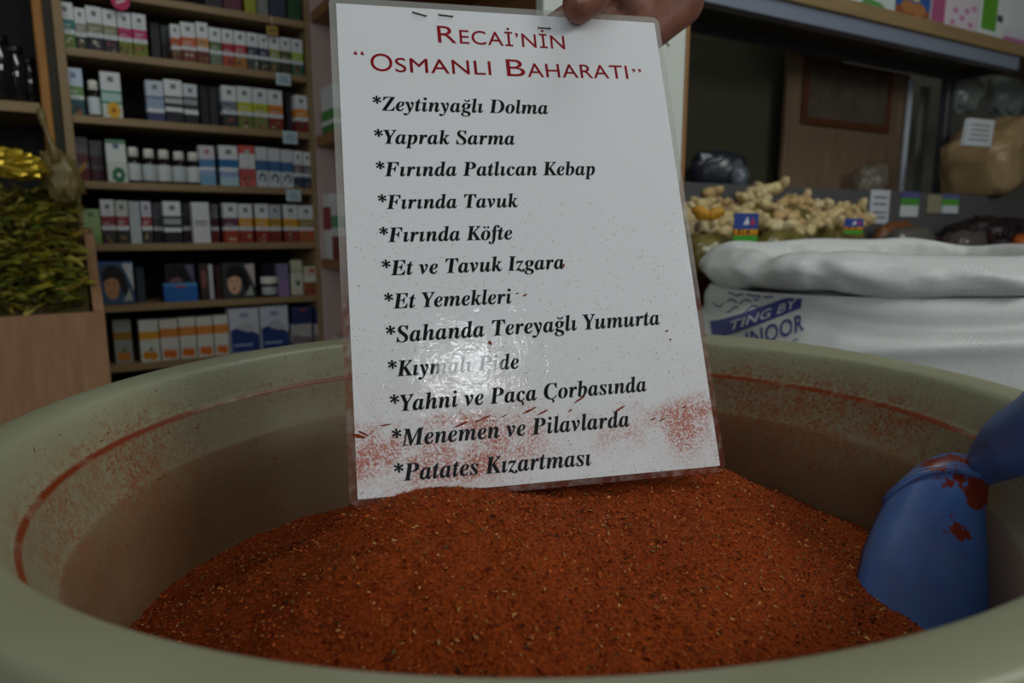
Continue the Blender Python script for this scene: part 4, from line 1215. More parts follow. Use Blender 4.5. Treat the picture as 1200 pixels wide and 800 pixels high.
    c = at_plane(72, 208, UA + UE * .12, UE)
    b.blob(c, (.034, .022, .052), mbag, .40, 3.2, 28, .9, 5.0, Matrix.Rotation(TH, 3, 'Z') @ Matrix.Rotation(-.25, 3, 'Y'))
    pts = [at_plane(x, y, UA + UE * .12, UE) for x, y in ((67, 190), (61, 172), (55, 156), (50, 140), (47, 128))]
    b.tube(pts, [.022, .013, .007, .010, .013], mbag, 16, .006, 60, .6)
    solo('plastic_bag', b, 'gathered olive plastic bag standing on the leaves by the post', 'bag', smooth=True)
leaf_bin()

def side_shelf():
    e = .018
    P = at_plane(56, 134, UA + UE * e, UE); s1 = (P - UA).dot(UD); zb = P.z
    s0 = s1 - .75
    root = thing('wall_shelf', U((s0 + s1) / 2, -.1, FZ), 'dark shelf unit with amber pine post, far left', 'shelf')
    a0 = (at_plane(42, 60, UA + UE * e, UE) - UA).dot(UD); a1 = (at_plane(54, 60, UA + UE * e, UE) - UA).dot(UD)
    b = MB(); b.box(U((a0 + a1) / 2, e - .01, (FZ + .86) / 2), UD * ((a1 - a0) / 2), UE * .01, Zv * ((.86 - FZ) / 2), M_AMBER, .002); part('post', b, root)['label'] = 'amber pine post'
    b = MB(); b.box(U((s0 + a0) / 2 - .001, -.095, zb + .012), UD * ((a0 - s0) / 2 - .002), UE * .110, Zv * .011, M_UNIT, .001); part('shelf_board', b, root)
    b = MB(); b.box(U((s0 + a1) / 2, -.21, (FZ + .86) / 2), UD * ((a1 - s0) / 2), UE * .004, Zv * ((.86 - FZ) / 2), M_DARKBACK); part('back_panel', b, root)
    for i, (x, w, h) in enumerate(((2, .030, .135), (20, .026, .12), (36, .022, .10))):
        q = at_plane(x, 118, UA, UE); c = U((q - UA).dot(UD), -.01 - .012 * i, zb + .0232)
        r = thing('glass_jar', tuple(c), ('dark glass jar at the frame edge, far left shelf', 'dark glass jar between two others, far left shelf', 'short dark glass jar beside the amber post')[i], 'jar', 'dark jars on the far left shelf')
        b = MB(); b.lathe(c, [(w * .8, 0), (w, .004), (w, h * .7), (w * .7, h * .82), (w * .7, h * .86)], mat('smoky_glass', rgb(30, 30, 32), .08, .7), 20); part('body', b, r, True)
        b = MB(); b.lathe(c, [(w * .78, h * .86), (w * .8, h * .87), (w * .8, h * .99), (w * .7, h)], M_BLACK, 20); part('lid', b, r, True)
side_shelf()

# ------------------------------------------------------------------ right: rack, counter and goods
RT = math.radians(29.2)
RD = Vector((math.cos(RT), math.sin(RT), 0)); RN = Vector((math.sin(RT), -math.cos(RT), 0))
RE = at_y(1193, 82, 2.6)                             # lower front corner at the rack's right end
def R(s, e, z): return Vector((RE.x, RE.y, 0)) + RD * s + RN * e + Vector((0, 0, z))
RZ0 = RE.z
def rp(x, y, e=0.0):
    P = at_plane(x, y, R(0, e, 0), RN); return (P - R(0, 0, 0)).dot(RD), P.z
bk = ray(804, 35); bk = bk * (RZ0 / bk.z); RDEP = -(bk - R(0, 0, 0)).dot(RN)
RL = 1.55
def rack():
    M_STEEL = mat('galvanised_steel', rgb(150, 160, 178), .3, .6, metal=.25)
    M_STEELD = mat('dark_steel', rgb(84, 84, 90), .4, .5, metal=.2)
    m_deck = mat('ribbed_dark_deck', rgb(78, 74, 60), .45); t = NT(m_deck)
    tc = t.n('ShaderNodeTexCoord'); wv = t.n('ShaderNodeTexWave'); wv.inputs['Scale'].default_value = 9; wv.inputs['Distortion'].default_value = 3.0; wv.bands_direction = 'Y'
    t.l(tc.outputs['Object'], wv.inputs[0]); bp = t.n('ShaderNodeBump'); bp.inputs['Strength'].default_value = .8; bp.inputs['Distance'].default_value = .01
    t.l(wv.outputs[1], bp.inputs['Height']); t.l(bp.outputs[0], t.b.inputs['Normal'])
    root = thing('metal_rack', R(-RL / 2, -RDEP / 2, FZ), 'steel rack with wooden top shelf crossing the upper right', 'rack')
    zr = rp(1193, 67, 0)[1]
    b = MB(); b.box(R(-RL / 2, -.004, (RZ0 + zr) / 2), RD * (RL / 2), RN * .004, Zv * ((zr - RZ0) / 2), M_STEEL, .001); b.box(R(-RL / 2, -.02, RZ0 + .003), RD * (RL / 2), RN * .018, Zv * .003, M_STEEL)
    part('front_rail', b, root)
    b = MB(); b.box(R(-RL / 2, -RDEP + .004, RZ0 + .012), RD * (RL / 2), RN * .008, Zv * .016, M_STEELD, .001); part('back_rail', b, root)
    b = MB()
    for k in range(7):
        f = -.045 - (RDEP - .07) * k / 6
        b.box(R(-RL / 2, f, zr - .012), RD * (RL / 2 - .005), RN * (RDEP / 18), Zv * .006, m_deck)
    b.box(R(-RL / 2, -RDEP / 2, zr - .002), RD * (RL / 2 - .004), RN * (RDEP / 2 - .01), Zv * .003, m_deck)
    part('deck', b, root)
    b = MB(); b.box(R(.003, -RDEP / 2, (RZ0 + zr) / 2), RD * .004, RN * (RDEP / 2), Zv * ((zr - RZ0) / 2), M_STEELD); part('end_rail', b, root)
    zw = rp(1090, 23, .012)[1]
    b = MB(); b.box(R(-RL / 2 + .35, -RDEP / 2 + .012, (zr + zw) / 2 + .001), RD * (RL / 2 + .35), RN * (RDEP / 2), Zv * ((zw - zr) / 2 - .001), M_UNIT, .002); part('top_board', b, root)['label'] = 'oak top board'
    zd = rp(930, 219, .02)[1] + .0005
    for s in (-.02, -RL + .02):
        b = MB(); b.box(R(s, -RDEP - .02, (zd + .8) / 2), RD * .022, RN * .016, Zv * ((.8 - zd) / 2), M_STEELD, .002); part('post', b, root)
    # boxes along the top board
    for x0, x1, bands, d, art in ((955, 1003, [(.5, (220, 224, 222)), (.5, (206, 214, 206))], 'white tea carton partly behind the frame top, above the steel rail', None),
                             (1004, 1048, [(.6, (222, 226, 224)), (.4, (206, 216, 210))], 'white tea carton with green streak on the rack', lambda quad, poly, hx, h: poly([(-.9, .02), (.6, .02), (.2, .10), (-.6, .14)], (90, 150, 80))),
                             (1050, 1089, [(.6, (60, 130, 200)), (.25, (50, 90, 160)), (.15, (150, 84, 50))], 'blue carton with a food picture on the rack', art_fruit((176, 120, 70), (226, 206, 140))),
                             (1091, 1146, [(1, (216, 206, 212))], 'white and pink blossom carton on the rack', lambda quad, poly, hx, h: (quad(-hx, -hx * .45, 0, h, (176, 90, 130)), [poly([(x + .12 * math.cos(k), z + .05 * math.sin(k)) for k in range(6)], (200, 130, 170)) for x, z in ((-.1, .1), (.3, .2), (.7, .12), (.5, .33), (.0, .3), (.8, .4))])),
                             (1149, 1178, [(1, (216, 222, 218))], 'white carton with green panel on the rack', lambda quad, poly, hx, h: (quad(-hx * .9, hx * .3, h * .12, h, (96, 160, 50)), quad(hx * .35, hx * .8, h * .3, h * .42, (60, 70, 80)))),
                             (1180, 1222, [(.75, (214, 220, 220)), (.15, (206, 206, 212)), (.10, (190, 110, 160))], 'white carton with pink foot at the right frame edge', None)):
        s0, s1 = rp(x0, 20, -.006)[0], rp(x1, 20, -.006)[0]
        c = R((s0 + s1) / 2, -.006 - .035, zw + .0003); b = MB()
        bands_box(b, c, (s1 - s0) / 2, .035, .19, RD, -RN, bands, None, art=art); solo('tea_carton', b, d, 'box', base=tuple(c))
rack()

def flat(b, z):
    """let a soft thing settle on the surface it lies on"""
    b.v = [(x, y, max(w, z + .0012)) for x, y, w in b.v]
def counter():
    e = .02
    zt = rp(930, 219, e)[1]
    M_GREY = mat('grey_painted_board', rgb(88, 88, 88), .6)
    m_cf = wood_mat('brown_counter_panel', rgb(120, 74, 48), rgb(100, 60, 38), 6, .6, (8, 8, 1))
    sL = -1.72; sR = .75
    ZT = -.105
    root = thing('display_counter', R((sL + sR) / 2, .15, FZ), 'brown display counter with grey riser behind the white sack', 'counter')
    b = MB(); b.box(R((sL + sR) / 2, e - .012, (zt + ZT) / 2), RD * ((sR - sL) / 2), RN * .012, Zv * ((zt - ZT) / 2), M_GREY, .001); part('riser', b, root)['label'] = 'grey vertical riser board'
    b = MB(); b.box(R((sL + sR) / 2, e - .024 - .19, zt - .012), RD * ((sR - sL) / 2), RN * .19, Zv * .012, mat('dark_shelf_top', rgb(64, 56, 48), .6)); part('upper_deck', b, root)
    b = MB(); b.box(R((sL + sR) / 2, .19, ZT - .012), RD * ((sR - sL) / 2), RN * .19, Zv * .012, m_cf); part('top_board', b, root)
    b = MB(); b.box(R((sL + sR) / 2, .365, (FZ + ZT - .024) / 2), RD * ((sR - sL) / 2), RN * .012, Zv * ((ZT - .024 - FZ) / 2), m_cf, .001); part('front_panel', b, root)
    b = MB(); b.box(R(sL + .012, .0, (FZ + ZT - .024) / 2), RD * .012, RN * .35, Zv * ((ZT - .024 - FZ) / 2), m_cf); part('side_panel', b, root)
    # price cards hanging on the riser
    for i, (x0, y0, x1, y1, bands, d) in enumerate([
            (1021, 222, 1040, 262, [(1, (206, 210, 216))], 'tall white price card on the grey riser'),
            (1057, 224, 1075, 254, [(.25, (90, 90, 140)), (.30, (80, 150, 60)), (.45, (206, 214, 210))], 'blue, green and white price card on the grey riser'),
            (1088, 228, 1104, 250, [(1, (150, 146, 120))], 'beige price card on the grey riser'),
            (1104, 227, 1122, 250, [(.25, (100, 100, 150)), (.35, (90, 160, 60)), (.4, (206, 214, 216))], 'green striped price card beside the beige card')]):
        f = e + .003; s0, z1 = rp(x0, y0, f); s1, z0 = rp(x1, y1, f); c = R((s0 + s1) / 2, f, z0); b = MB()
        bands_box(b, c, (s1 - s0) / 2, .0012, z1 - z0, RD, -RN, bands, None, ch=.0005, art=(lambda quad, poly, hx, h: [quad(-hx * .7, hx * .7, h * z, h * (z + .06), (110, 116, 130)) for z in (.15, .3, .55, .75)]) if i == 0 else None)
        solo('price_card', b, d, 'price card', 'price cards on the grey riser', base=tuple(c))
    # what stands on the upper deck: a panel with a picture frame, a pole, dark things
    f = -.30
    s0, z = rp(918, 140, f); s1 = rp(1060, 140, f)[0]
    b = MB(); m_pan = wood_mat('tan_wood_panel', rgb(134, 110, 88), rgb(112, 90, 70), 5, .5, (6, 6, 1)); hz = RZ0 + .02
    b.box(R((s0 + s1) / 2, f, (zt + hz) / 2 + .001), RD * ((s1 - s0) / 2), RN * .008, Zv * ((hz - zt) / 2 - .001), m_pan, .001)
    solo('wood_panel', b, 'tan wooden panel standing on the counter under the steel rack', 'panel')
    f2 = f + .0146
    a0, zz1 = rp(944, 66, f2); a1, zz0 = rp(1040, 156, f2)
    r = thing('picture_frame', tuple(R((a0 + a1) / 2, f2, zz0)), 'dark picture in a brown frame hung on the tan panel', 'picture frame')
    mfr = mat('brown_frame', rgb(92, 52, 30), .4); zc = (zz0 + zz1) / 2; hw, hh = (a1 - a0) / 2, (zz1 - zz0) / 2
    b = MB(); w = .012
    b.box(R((a0 + a1) / 2, f2, zz0 + w), RD * hw, RN * .006, Zv * w, mfr, .001); b.box(R((a0 + a1) / 2, f2, zz1 - w), RD * hw, RN * .006, Zv * w, mfr, .001)
    b.box(R(a0 + w, f2, zc), RD * w, RN * .006, Zv * (hh - 2 * w), mfr, .001); b.box(R(a1 - w, f2, zc), RD * w, RN * .006, Zv * (hh - 2 * w), mfr, .001); part('frame', b, r)
    b = MB(); b.box(R((a0 + a1) / 2, f2 - .002, zc), RD * (hw - 2 * w), RN * .002, Zv * (hh - 2 * w), wood_mat('dark_print', rgb(104, 94, 78), rgb(70, 62, 54), 12, .35, (1, 1, 1))); part('picture', b, r)
    s, z = rp(1062, 150, -.28); b = MB(); b.tube([R(s, -.28, zt + .002), R(s + .003, -.28, RZ0 - .002)], .011, mat('white_pipe', rgb(200, 208, 216), .35), 14)
    solo('white_pole', b, 'white upright pole beside the tan panel', 'pole', smooth=True)
    s, z = rp(1080, 150, -.33); b = MB(); b.box(R(s, -.33, (zt + RZ0) / 2), RD * .03, RN * .004, Zv * ((RZ0 - zt) / 2 - .001), mat('pale_green_board', rgb(120, 126, 112), .6), .001)
    solo('pale_board', b, 'narrow pale grey green board behind the white pole', 'board')
    b = MB(); b.box(R(-1.1, -.37, (zt + RZ0 + .061) / 2), RD * .62, RN * .006, Zv * ((RZ0 - zt + .059) / 2), mat('wall_shade_olive', rgb(70, 69, 52), .8), .001)  # added board; its dark colour stands in for the wall's shade
    solo('wall_shade_board', b, 'dark olive board standing in for the shaded wall behind sign and hand', 'board')
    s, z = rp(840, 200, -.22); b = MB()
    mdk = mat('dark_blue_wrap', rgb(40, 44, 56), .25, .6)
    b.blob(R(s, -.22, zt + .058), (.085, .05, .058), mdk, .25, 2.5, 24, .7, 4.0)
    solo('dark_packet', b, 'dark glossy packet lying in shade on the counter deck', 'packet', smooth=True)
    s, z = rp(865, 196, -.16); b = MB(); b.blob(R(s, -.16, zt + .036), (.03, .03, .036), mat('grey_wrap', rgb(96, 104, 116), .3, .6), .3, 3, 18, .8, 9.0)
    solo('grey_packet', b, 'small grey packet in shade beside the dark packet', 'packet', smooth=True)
    s, z = rp(1020, 205, -.2); b = MB(); b.blob(R(s, -.2, zt + .05), (.055, .04, .055), mat('clear_bag_film', rgb(150, 142, 124), .2, .6, alpha=.35), .5, 3, 26, .75, 3.0)
    solo('clear_bag', b, 'clear plastic bag standing in front of the tan panel', 'bag', smooth=True)
    # brown package
    s, z = rp(1150, 190, -.06); mk = mat('kraft_under_film', rgb(168, 142, 102), .34, .5); b = MB()
    rot = Matrix.Rotation(RT + .15, 3, 'Z') @ Matrix.Rotation(-.42, 3, 'Y')
    c = at_plane(1158, 186, R(0, -.04, 0), RN)
    r = thing('kraft_package', (c.x, c.y, zt), 'large tan package in shiny film with white label, right edge', 'package')
    b.blob(c, (.175, .12, .118), mk, .10, 3.0, 56, .46, 6.0, rot); flat(b, zt); part('bag', b, r, True)
    L = [at_plane(x, y, R(0, .105, 0), RN) for x, y in ((1130, 170), (1161, 172), (1166, 141), (1136, 138))]
    b = MB(); b.add(L + [q - RN * .012 for q in L], [(0, 1, 2, 3), (7, 6, 5, 4), (0, 4, 5, 1), (1, 5, 6, 2), (2, 6, 7, 3), (3, 7, 4, 0)], cmat((206, 212, 214)))
    for k in range(4):
        f_ = .2 + .18 * k
        q = [L[0].lerp(L[3], f_).lerp(L[1].lerp(L[2], f_), g) + RN * .001 for g in (.12, .86)] + [L[0].lerp(L[3], f_ + .06).lerp(L[1].lerp(L[2], f_ + .06), g) + RN * .001 for g in (.86, .12)]
        b.add(q, [(0, 1, 2, 3)], cmat((140, 146, 150)))
    part('paper_label', b, r)['label'] = 'white printed label'
    # crumpled clear bags hanging past the rack's end
    mc = mat('smoky_clear_film', rgb(160, 172, 164), .18, .6, alpha=.6)
    for i, (x, y, sx, sz, d) in enumerate(((1130, 112, .07, .07, 'crumpled clear bag hanging by the rack post'), (1180, 110, .085, .10, 'larger crumpled clear bag hanging above the tan package'))):
        c = at_plane(x, y, R(0, -.30, 0), RN); b = MB(); b.blob(c, (sx, .04, sz), mc, .35, 3, 28, .9, 1 + i * 7.0)
        b.tube([c + Zv * sz * .8, c + Zv * (sz + .06), c + Zv * (sz + .14)], [.012, .004, .003], mc, 8)
        solo('hanging_bag', b, d, 'bag', smooth=True)
    # dark dried heap and bags on the counter in front of the riser
    md = [mat('dried_pepper', rgb(*c_), .45, .4) for c_ in ((44, 26, 24), (58, 32, 26), (34, 24, 26))]
    b = MB(); rs = random.Random(21)
    c0 = at_plane(1168, 252, R(0, .15, 0), RN)
    b.blob((c0.x, c0.y, ZT + .08), (.17, .10, .07), md[2], .15, 3, 24, 1, 2)
    for i in range(170):
        a = rs.random() * 6.283; q = math.sqrt(rs.random())
        p = Vector((c0.x + .18 * q * math.cos(a), c0.y + .11 * q * math.sin(a), ZT + .03 + (.125 - .03) * (1 - q * q) ** .5 + .02 * rs.random()))
        d = Vector((rs.uniform(-1, 1), rs.uniform(-1, 1), rs.uniform(-.4, .5))).normalized() * (.014 + .014 * rs.random())
        b.tube([p - d, p - d * .3, p + d * .4 + Vector((0, 0, .004)), p + d], [.003, .008, .007, .002], rs.choice(md), 7, .003, 90)
    flat(b, ZT)
    solo('dried_peppers', b, 'heap of dark dried peppers at the right on the counter', 'peppers', kind='stuff')
    def cbag(x, y, e_, Rr, m_, d, seed, name='spice_bag'):
        c = at_plane(x, y, R(0, e_, 0), RN); b = MB(); h = (c.z + Rr[2] - ZT) / 2
        b.blob((c.x, c.y, ZT + h * 1.06), (Rr[0], Rr[1], h), m_, .14, 2.6, 32, .75, seed, Matrix.Rotation(RT, 3, 'Z')); flat(b, ZT); return solo(name, b, d, 'bag', smooth=True)
    cbag(1066, 276, .20, (.085, .05, .02), mat('grey_film', rgb(96, 92, 84), .2, .6), 'dull grey plastic bag on the counter behind the sack', 3)
    cbag(1130, 280, .25, (.07, .05, .02), mat('smoke_film', rgb(84, 78, 72), .2, .6), 'smoky plastic bag below the dark peppers', 8)
    cbag(1052, 265, .10, (.10, .03, .01), mat('rust_film', rgb(120, 76, 44), .4), 'rust brown bag along the grey riser', 5)
    cbag(1196, 282, .24, (.040, .04, .02), mat('orange_film', rgb(176, 84, 24), .35), 'orange bag at the right frame edge', 12)
    # olive bags of herbs with printed cards
    mo = mat('olive_herb_film', rgb(112, 102, 50), .25, .5); t = NT(mo)
    tc = t.n('ShaderNodeTexCoord'); nz = t.n('ShaderNodeTexNoise'); nz.inputs['Scale'].default_value = 22; nz.inputs['Detail'].default_value = 5; t.l(tc.outputs['Object'], nz.inputs[0])
    t.l(t.ramp(nz.outputs[0], [(.3, rgb(76, 72, 34)), (.55, rgb(116, 106, 52)), (.75, rgb(140, 124, 70))]), t.b.inputs['Base Color'])
    b1 = cbag(838, 292, .32, (.085, .045, .030), mo, 'olive herb bag nearest the sign, below the ginger', 14)
    b2 = cbag(915, 284, .30, (.085, .045, .022), mo, 'olive herb bag behind the sack, below the ginger', 19)
    b3 = cbag(985, 276, .27, (.075, .045, .015), mo, 'olive herb bag farthest right, below the ginger', 25)
    def herb_card(x0, y0, x1, y1, e_, d):
        p0 = at_plane(x0, y1, R(0, e_, 0), RN); p1 = at_plane(x1, y0, R(0, e_, 0), RN)
        s0, s1 = (p0 - R(0, 0, 0)).dot(RD), (p1 - R(0, 0, 0)).dot(RD); c = R((s0 + s1) / 2, e_, p0.z); b = MB(); h = p1.z - p0.z
        def art(quad, poly, hx, hh):
            quad(-hx * .95, hx * .95, hh * .30, hh * .45, (214, 150, 30), .0004)
            for k, wv_ in enumerate((.12, .06, .16)):
                x = -hx * (.7 - k * .35); quad(x, x + hx * wv_ * 1.6, hh * .31, hh * (.46 if k < 2 else .42), (70, 24, 16), .0007)
            poly([(-.3, .6), (.05, .9), (.2, .62)], (220, 226, 230), .0007); poly([(.25, .6), (.5, .88), (.7, .6)], (190, 60, 90), .0007)
        bands_box(b, c, (s1 - s0) / 2, .0012, h, RD, -RN, [(.55, (50, 76, 150)), (.20, (190, 90, 30)), (.25, (70, 160, 50))], None, ch=.0005, art=art)
        solo('herb_card', b, d, 'label card', base=tuple(c))
    herb_card(859, 250, 889, 284, .385, 'blue, orange and green card on the herb bag near the sign')
    herb_card(989, 256, 1012, 274, .345, 'small blue and yellow card on the farthest olive bag')
    # ginger
    mg = [mat('ginger_skin', rgb(*c_), .75, .2) for c_ in ((222, 200, 146), (206, 174, 122), (228, 210, 164))]
    for m_ in mg:
        t = NT(m_); tc = t.n('ShaderNodeTexCoord'); nz = t.n('ShaderNodeTexNoise'); nz.inputs['Scale'].default_value = 60; nz.inputs['Detail'].default_value = 4
        t.l(tc.outputs['Object'], nz.inputs[0]); c_ = tuple(m_.node_tree.nodes['Principled BSDF'].inputs[0].default_value)
        t.l(t.ramp(nz.outputs[0], [(.35, tuple(k * .62 for k in c_[:3])), (.62, c_)]), t.b.inputs['Base Color'])
    protos = []
    for v in range(4):
        rs = random.Random(40 + v); b = MB(); pts = [Vector((-.035 + .0175 * k, rs.uniform(-.006, .006), rs.uniform(-.004, .006))) for k in range(5)]
        b.tube([pts[0] - Vector((.006, 0, 0))] + pts + [pts[-1] + Vector((.006, 0, 0))], [.004, .011, .013, .010, .014, .010, .003], mg[v % 3], 12, .004, 60)
        for k in range(4):
            p = pts[1 + k % 4]; d = Vector((rs.uniform(-.5, .5), rs.choice((-1, 1)), rs.uniform(-.2, .9))).normalized()
            b.tube([p, p + d * .012, p + d * .022, p + d * .028], [.009, .0095, .008, .003], mg[v % 3], 10, .003, 70)
        protos.append(b)
    rs = random.Random(8); meshes = []
    LBG = 'knobbly pale ginger root lying in the heap behind the white sack'
    spots = []
    pos = []
    for k in range(4000):
        x = rs.uniform(808, 1008); f = (x - 808) / 200
        crest = 224 + (18 * abs(f - .42) / .42 if f < .42 else 34 * (f - .42) / .58) + 6 * math.sin(k * 2.1)
        base_ = 270 - 2 * f
        y = rs.uniform(crest, base_)
        g = (y - crest) / max(1, base_ - crest); p = at_plane(x, y, R(0, .10 + .19 * g, 0), RN)
        if all((p - q).length > .043 for q in pos) and len(pos) < 36:
            pos.append(p); spots.append((x, y, crest, base_))
    spots.sort(key=lambda q: q[1])
    for i, (x, y, crest, base_) in enumerate(spots):
        g = (y - crest) / max(1, base_ - crest); e_ = .10 + .19 * g
        p = at_plane(x, y, R(0, e_, 0), RN)
        if i < 4:
            o = protos[i].build('ginger_root', None, True); meshes.append(o)
        else:
            o = meshes[i % 4].copy(); COL.objects.link(o)
        o.location = (p.x, p.y, p.z + CZ); o.rotation_euler = (rs.uniform(-.5, .5), rs.uniform(-.4, .4), RT + rs.uniform(-.6, .6)); q = rs.uniform(1.0, 1.35); o.scale = (q, q, q)
        tag(o, LBG, 'ginger', 'ginger roots heaped on the counter')
    c = at_plane(905, 262, R(0, .17, 0), RN); b = MB(); h = (at_plane(905, 244, R(0, .17, 0), RN).z - ZT) / 2
    b.blob((c.x, c.y, ZT + h * 1.05), (.23, .085, h), mo, .08, 2.2, 36, .8, 31, Matrix.Rotation(RT, 3, 'Z')); flat(b, ZT)
    solo('ginger_bag', b, 'wide open olive bag under the heap of ginger roots', 'bag', smooth=True)
    # two orange slices of dried fruit at the left of the heap
    for k, (x, y) in enumerate(((822, 250), (838, 251))):
        p = at_plane(x, y, R(0, .31, 0), RN); b = MB(); b.blob(p, (.019, .008, .012), mat('yellow_peel', rgb(206, 150, 30), .5), .45, 2.5, 16, .9, 3 + k * 4, Matrix.Rotation(.5 - k, 3, 'Y'))
        solo('dried_peel', b, ('yellow piece of dried peel touching the sign edge', 'yellow piece of dried peel left of the printed card')[k], 'peel', smooth=True)
counter()

# ------------------------------------------------------------------ white woven sack
def sack():
    cx_, cy_, a_, b_ = .575, 1.06, .256, .20
    m = mat('woven_polypropylene', rgb(206, 206, 204), .42, .45); t = NT(m)
    uv = t.n('ShaderNodeAttribute', attribute_name='wv'); uv.attribute_type = 'GEOMETRY'
    ch = t.n('ShaderNodeTexBrick'); ch.inputs['Scale'].default_value = 1.0; ch.inputs['Mortar Size'].default_value = .18; ch.inputs['Brick Width'].default_value = 1.0; ch.inputs['Row Height'].default_value = 1.0
    t.l(uv.outputs['Vector'], ch.inputs['Vector'])
    ch.inputs['Color1'].default_value = rgb(220, 222, 218); ch.inputs['Color2'].default_value = rgb(208, 210, 206); ch.inputs['Mortar'].default_value = rgb(196, 198, 194)
    t.l(ch.outputs[0], t.b.inputs['Base Color'])
    bp = t.n('ShaderNodeBump'); bp.inputs['Strength'].default_value = .22; bp.inputs['Distance'].default_value = .001; bp.invert = True
    t.l(ch.outputs['Fac'], bp.inputs['Height']); t.l(bp.outputs[0], t.b.inputs['Normal'])
    n = 180
    def ring(th, rs_, z, amp, ph):
        c, s = math.cos(th), math.sin(th); p = .78
        d = Vector((math.copysign(abs(c) ** p, c) * a_, math.copysign(abs(s) ** p, s) * b_, 0))
        w = rs_ + amp * noise.noise(Vector((c * 2.2, s * 2.2, z * 5 + ph))) + amp * .35 * noise.noise(Vector((c * 6, s * 6, z * 14 + ph)))
        return Vector((cx_, cy_, z)) + d * w
    def surf(th, z):
        f = (z - FZ) / (-.085 - FZ)
        r = 1.0 + .20 * math.sin(math.pi * min(1, f * .85 + .08)) - .02 * f
        if z > -.14: r -= .055 * ((z + .14) / .055) ** 2
        q = ring(th, r, z, .035, 0)
        # soft sag folds below the cuff
        q += Vector((math.cos(th), math.sin(th), 0)) * (.012 * math.exp(-((z + .155 + .02 * math.sin(th * 2 + 1)) / .018) ** 2) - .010 * math.exp(-((z + .115 + .012 * math.sin(3 * th)) / .014) ** 2))
        return q
    root = thing('woven_sack', (cx_, cy_, FZ), 'white woven sack with rolled top and blue print behind the tub', 'sack')
    zs = [FZ, FZ + .01, FZ + .05] + [FZ + .05 + (-.30 - FZ - .05) * k / 12 for k in range(1, 13)] + [-.30 + (.30 - .085) * k / 34 for k in range(1, 35)]
    b = MB(); vs = []; wv = []; F = []
    for i, z in enumerate(zs):
        for k in range(n):
            th = 2 * math.pi * k / n
            q = surf(th, z)
            if i == 0: q = Vector((cx_, cy_, z)) + (q - Vector((cx_, cy_, z))) * .93
            vs.append(q); wv.append((k / n * 1.5 / .0032, z / .0032, 0))
    for i in range(len(zs) - 1):
        for k in range(n): F.append((i * n + k, i * n + (k + 1) % n, (i + 1) * n + (k + 1) % n, (i + 1) * n + k))
    F.append(tuple(range(n - 1, -1, -1)))
    b.add(vs, F, m); o = part('body', b, root, True)
    at = o.data.attributes.new('wv', 'FLOAT_VECTOR', 'POINT'); at.data.foreach_set('vector', np.array(wv, float).ravel())
    # rolled cuff: a fat folded roll round the mouth, running down into the sack on its inner side
    b = MB(); vs = []; wv = []; F = []
    K = 22
    for k in range(n):
        th = 2 * math.pi * k / n
        c, s = math.cos(th), math.sin(th)
        base = ring(th, .90, -.085, .02, 3)
        out = Vector((c, s, 0))
        front = max(0, -s)
        topz = -.030 + .014 * noise.noise(Vector((c * 1.7, s * 1.7, 4))) + .018 * max(0, s) + .004 * front
        if c < -.55: topz += .012 * (-.55 - c)
        botz = -.084 + .008 * noise.noise(Vector((c * 2.5, s * 2.5, 9)))
        bulge = .032 + .010 * noise.noise(Vector((c * 3, s * 3, 2)))
        pin = 1 - .55 * math.exp(-((th - math.radians(205)) / .12) ** 2) - .25 * math.exp(-((th - math.radians(232)) / .08) ** 2)
        bulge *= pin; topz -= .016 * (1 - pin)
        for j in range(K):
            f = j / (K - 1)
            if f < .68:                                # outer face from the lower fold, over the top
                a = -math.pi / 2 + f / .68 * math.pi
                z = (topz + botz) / 2 + (topz - botz) / 2 * math.sin(a)
                r = bulge * abs(math.cos(a)) ** .8 + .004 - .012 * max(0, math.sin(a))
            else:                                      # inner face going down
                g = (f - .68) / .32
                z = topz - .13 * g; r = -.008 - .030 * g
            q = Vector((base.x, base.y, z)) + out * r
            q += out * .0060 * noise.noise(Vector((th * 7 + z * 60, z * 10, 3))) * (f < .7)
            q += out * .0055 * noise.noise(Vector((c * 9 + z * 6, s * 9, z * 30))) + out * .0022 * noise.noise(Vector((c * 26 + z * 20, s * 26, z * 55)))
            vs.append(q); wv.append((k / n * 1.5 / .0032, (z + .4 * (f > .5)) / .0032, 0))
    for k in range(n):
        for j in range(K - 1):
            a0 = k * K + j; a1 = ((k + 1) % n) * K + j; F.append((a0, a1, a1 + 1, a0 + 1))
    b.add(vs, F, m); o = part('rolled_cuff', b, root, True)
    at = o.data.attributes.new('wv', 'FLOAT_VECTOR', 'POINT'); at.data.foreach_set('vector', np.array(wv, float).ravel())
    # contents a little below the mouth
    b = MB(); b.blob((cx_, cy_, -.17), (a_ * .86, b_ * .82, .05), mat('pale_grain', rgb(206, 196, 164), .8), .05, 4, 32, .9, 3); part('contents', b, root, True)['kind'] = 'stuff'
    # blue printing, laid on the curved front
    mi = mat('blue_sack_ink', rgb(62, 66, 128), .55); mw = m
    def hit(px, py):
        """nearest meeting of a sight line with the sack's front, as (angle, z)"""
        d = ray(px, py); prev = None
        for k in range(420):
            t_ = .70 + k * .0012; P = d * (t_ / d.y)
            if P.z > -.09: P.z = -.09
            th = math.atan2((P.y - cy_) / b_, (P.x - cx_) / a_)
            q = surf(th, P.z)
            if (Vector((P.x - cx_, P.y - cy_)).length <= Vector((q.x - cx_, q.y - cy_)).length): return th, P.z
        return th, P.z
    def on(px, py, lift=.0012):
        th, z = hit(px, py); q = surf(th, z)
        return q + Vector((math.cos(th), math.sin(th), 0)).normalized() * lift
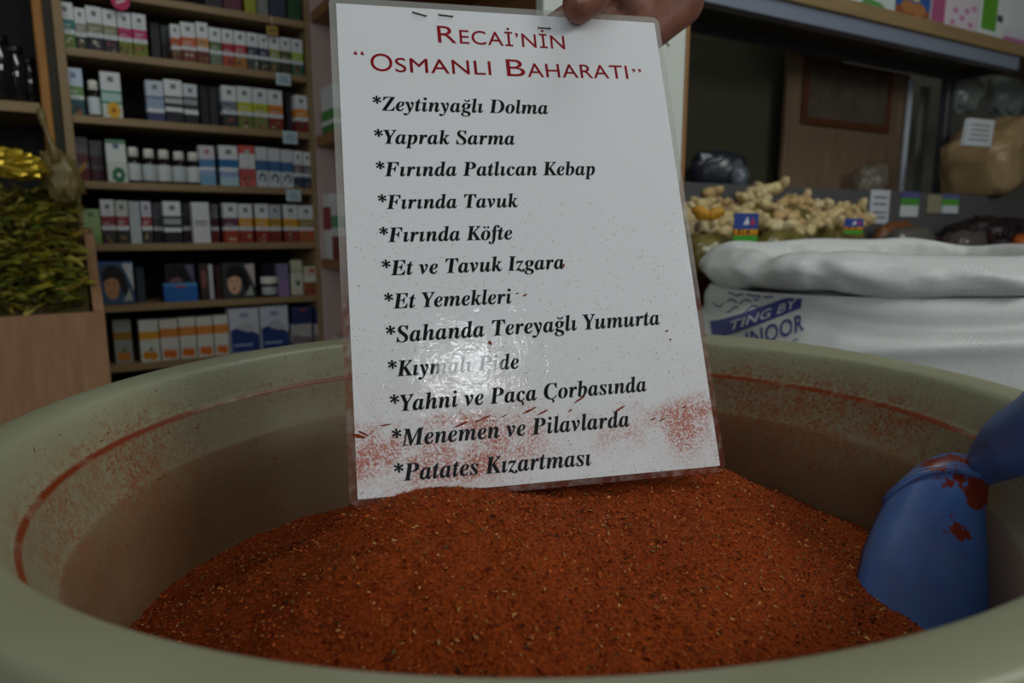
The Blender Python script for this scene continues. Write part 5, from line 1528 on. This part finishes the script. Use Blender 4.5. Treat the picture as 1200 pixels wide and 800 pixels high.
    def press(name, V_, F_, org, ex, ey, m_, lift, label):
        """V_ in unit text space; org, ex, ey: where its origin and axes fall"""
        b = MB(); pts = [on(org[0] + ex[0] * x + ey[0] * y, org[1] + ex[1] * x + ey[1] * y, lift) for x, y in V_]
        b.add(pts, F_, m_); o = part(name, b, root); o['label'] = label
    global BOLD
    BOLD = .012
    def norm(s):
        V_, F_ = plain(s); xs = [x for x, y in V_]; w = max(xs) - min(xs); x0 = min(xs); cap = max(y for x, y in glyph('N')[0])
        return [((x - x0) / w, y / cap) for x, y in V_], F_
    V_, F_ = norm('INOOR'); press('printed_name', V_, F_, (868, 407), (79, -20.5), (-2, -19), mi, .0016, 'blue lettering reading INOOR')
    g = 16; bv = [(i / g, j / 3) for j in range(4) for i in range(g + 1)]; bf = [(j * (g + 1) + i, j * (g + 1) + i + 1, (j + 1) * (g + 1) + i + 1, (j + 1) * (g + 1) + i) for j in range(3) for i in range(g)]
    press('printed_band', bv, bf, (829, 395), (112, -34), (1, -20), mi, .0012, 'solid blue printed band')
    V_, F_ = norm('TING BY'); press('printed_band_words', V_, F_, (846, 386), (86, -26), (3.5, -11), mat('sack_white_ink', rgb(196, 198, 202), .5), .0024, 'white lettering reading TING BY on the band')
    V_, F_ = norm('C'); press('printed_name', V_, F_, (931, 407), (9, -1.5), (-1, -9), mi, .0016, 'blue letter C')
    # a line of flowing script above the band
    b = MB()
    for x0, y0, L in ((838, 357, 8), (848, 352, 10), (860, 353, 14), (876, 349, 9), (889, 346, 12), (846, 362, 12), (866, 361, 18), (850, 344, 14), (868, 342, 16)):
        pts = [on(x0 + L * f, y0 - L * .18 * f - 2.5 * math.sin(f * 5 + x0), .0018) for f in (0, .25, .5, .75, 1)]
        for p, q in zip(pts, pts[1:]):
            w_ = Vector((0, 0, .0011)); b.add([p - w_, q - w_, q + w_, p + w_], [(0, 1, 2, 3)], mi)
    part('printed_script', b, root)['label'] = 'row of flowing blue script'
sack()

for o in bpy.data.objects:
    if '_b' in o: del o['_b']
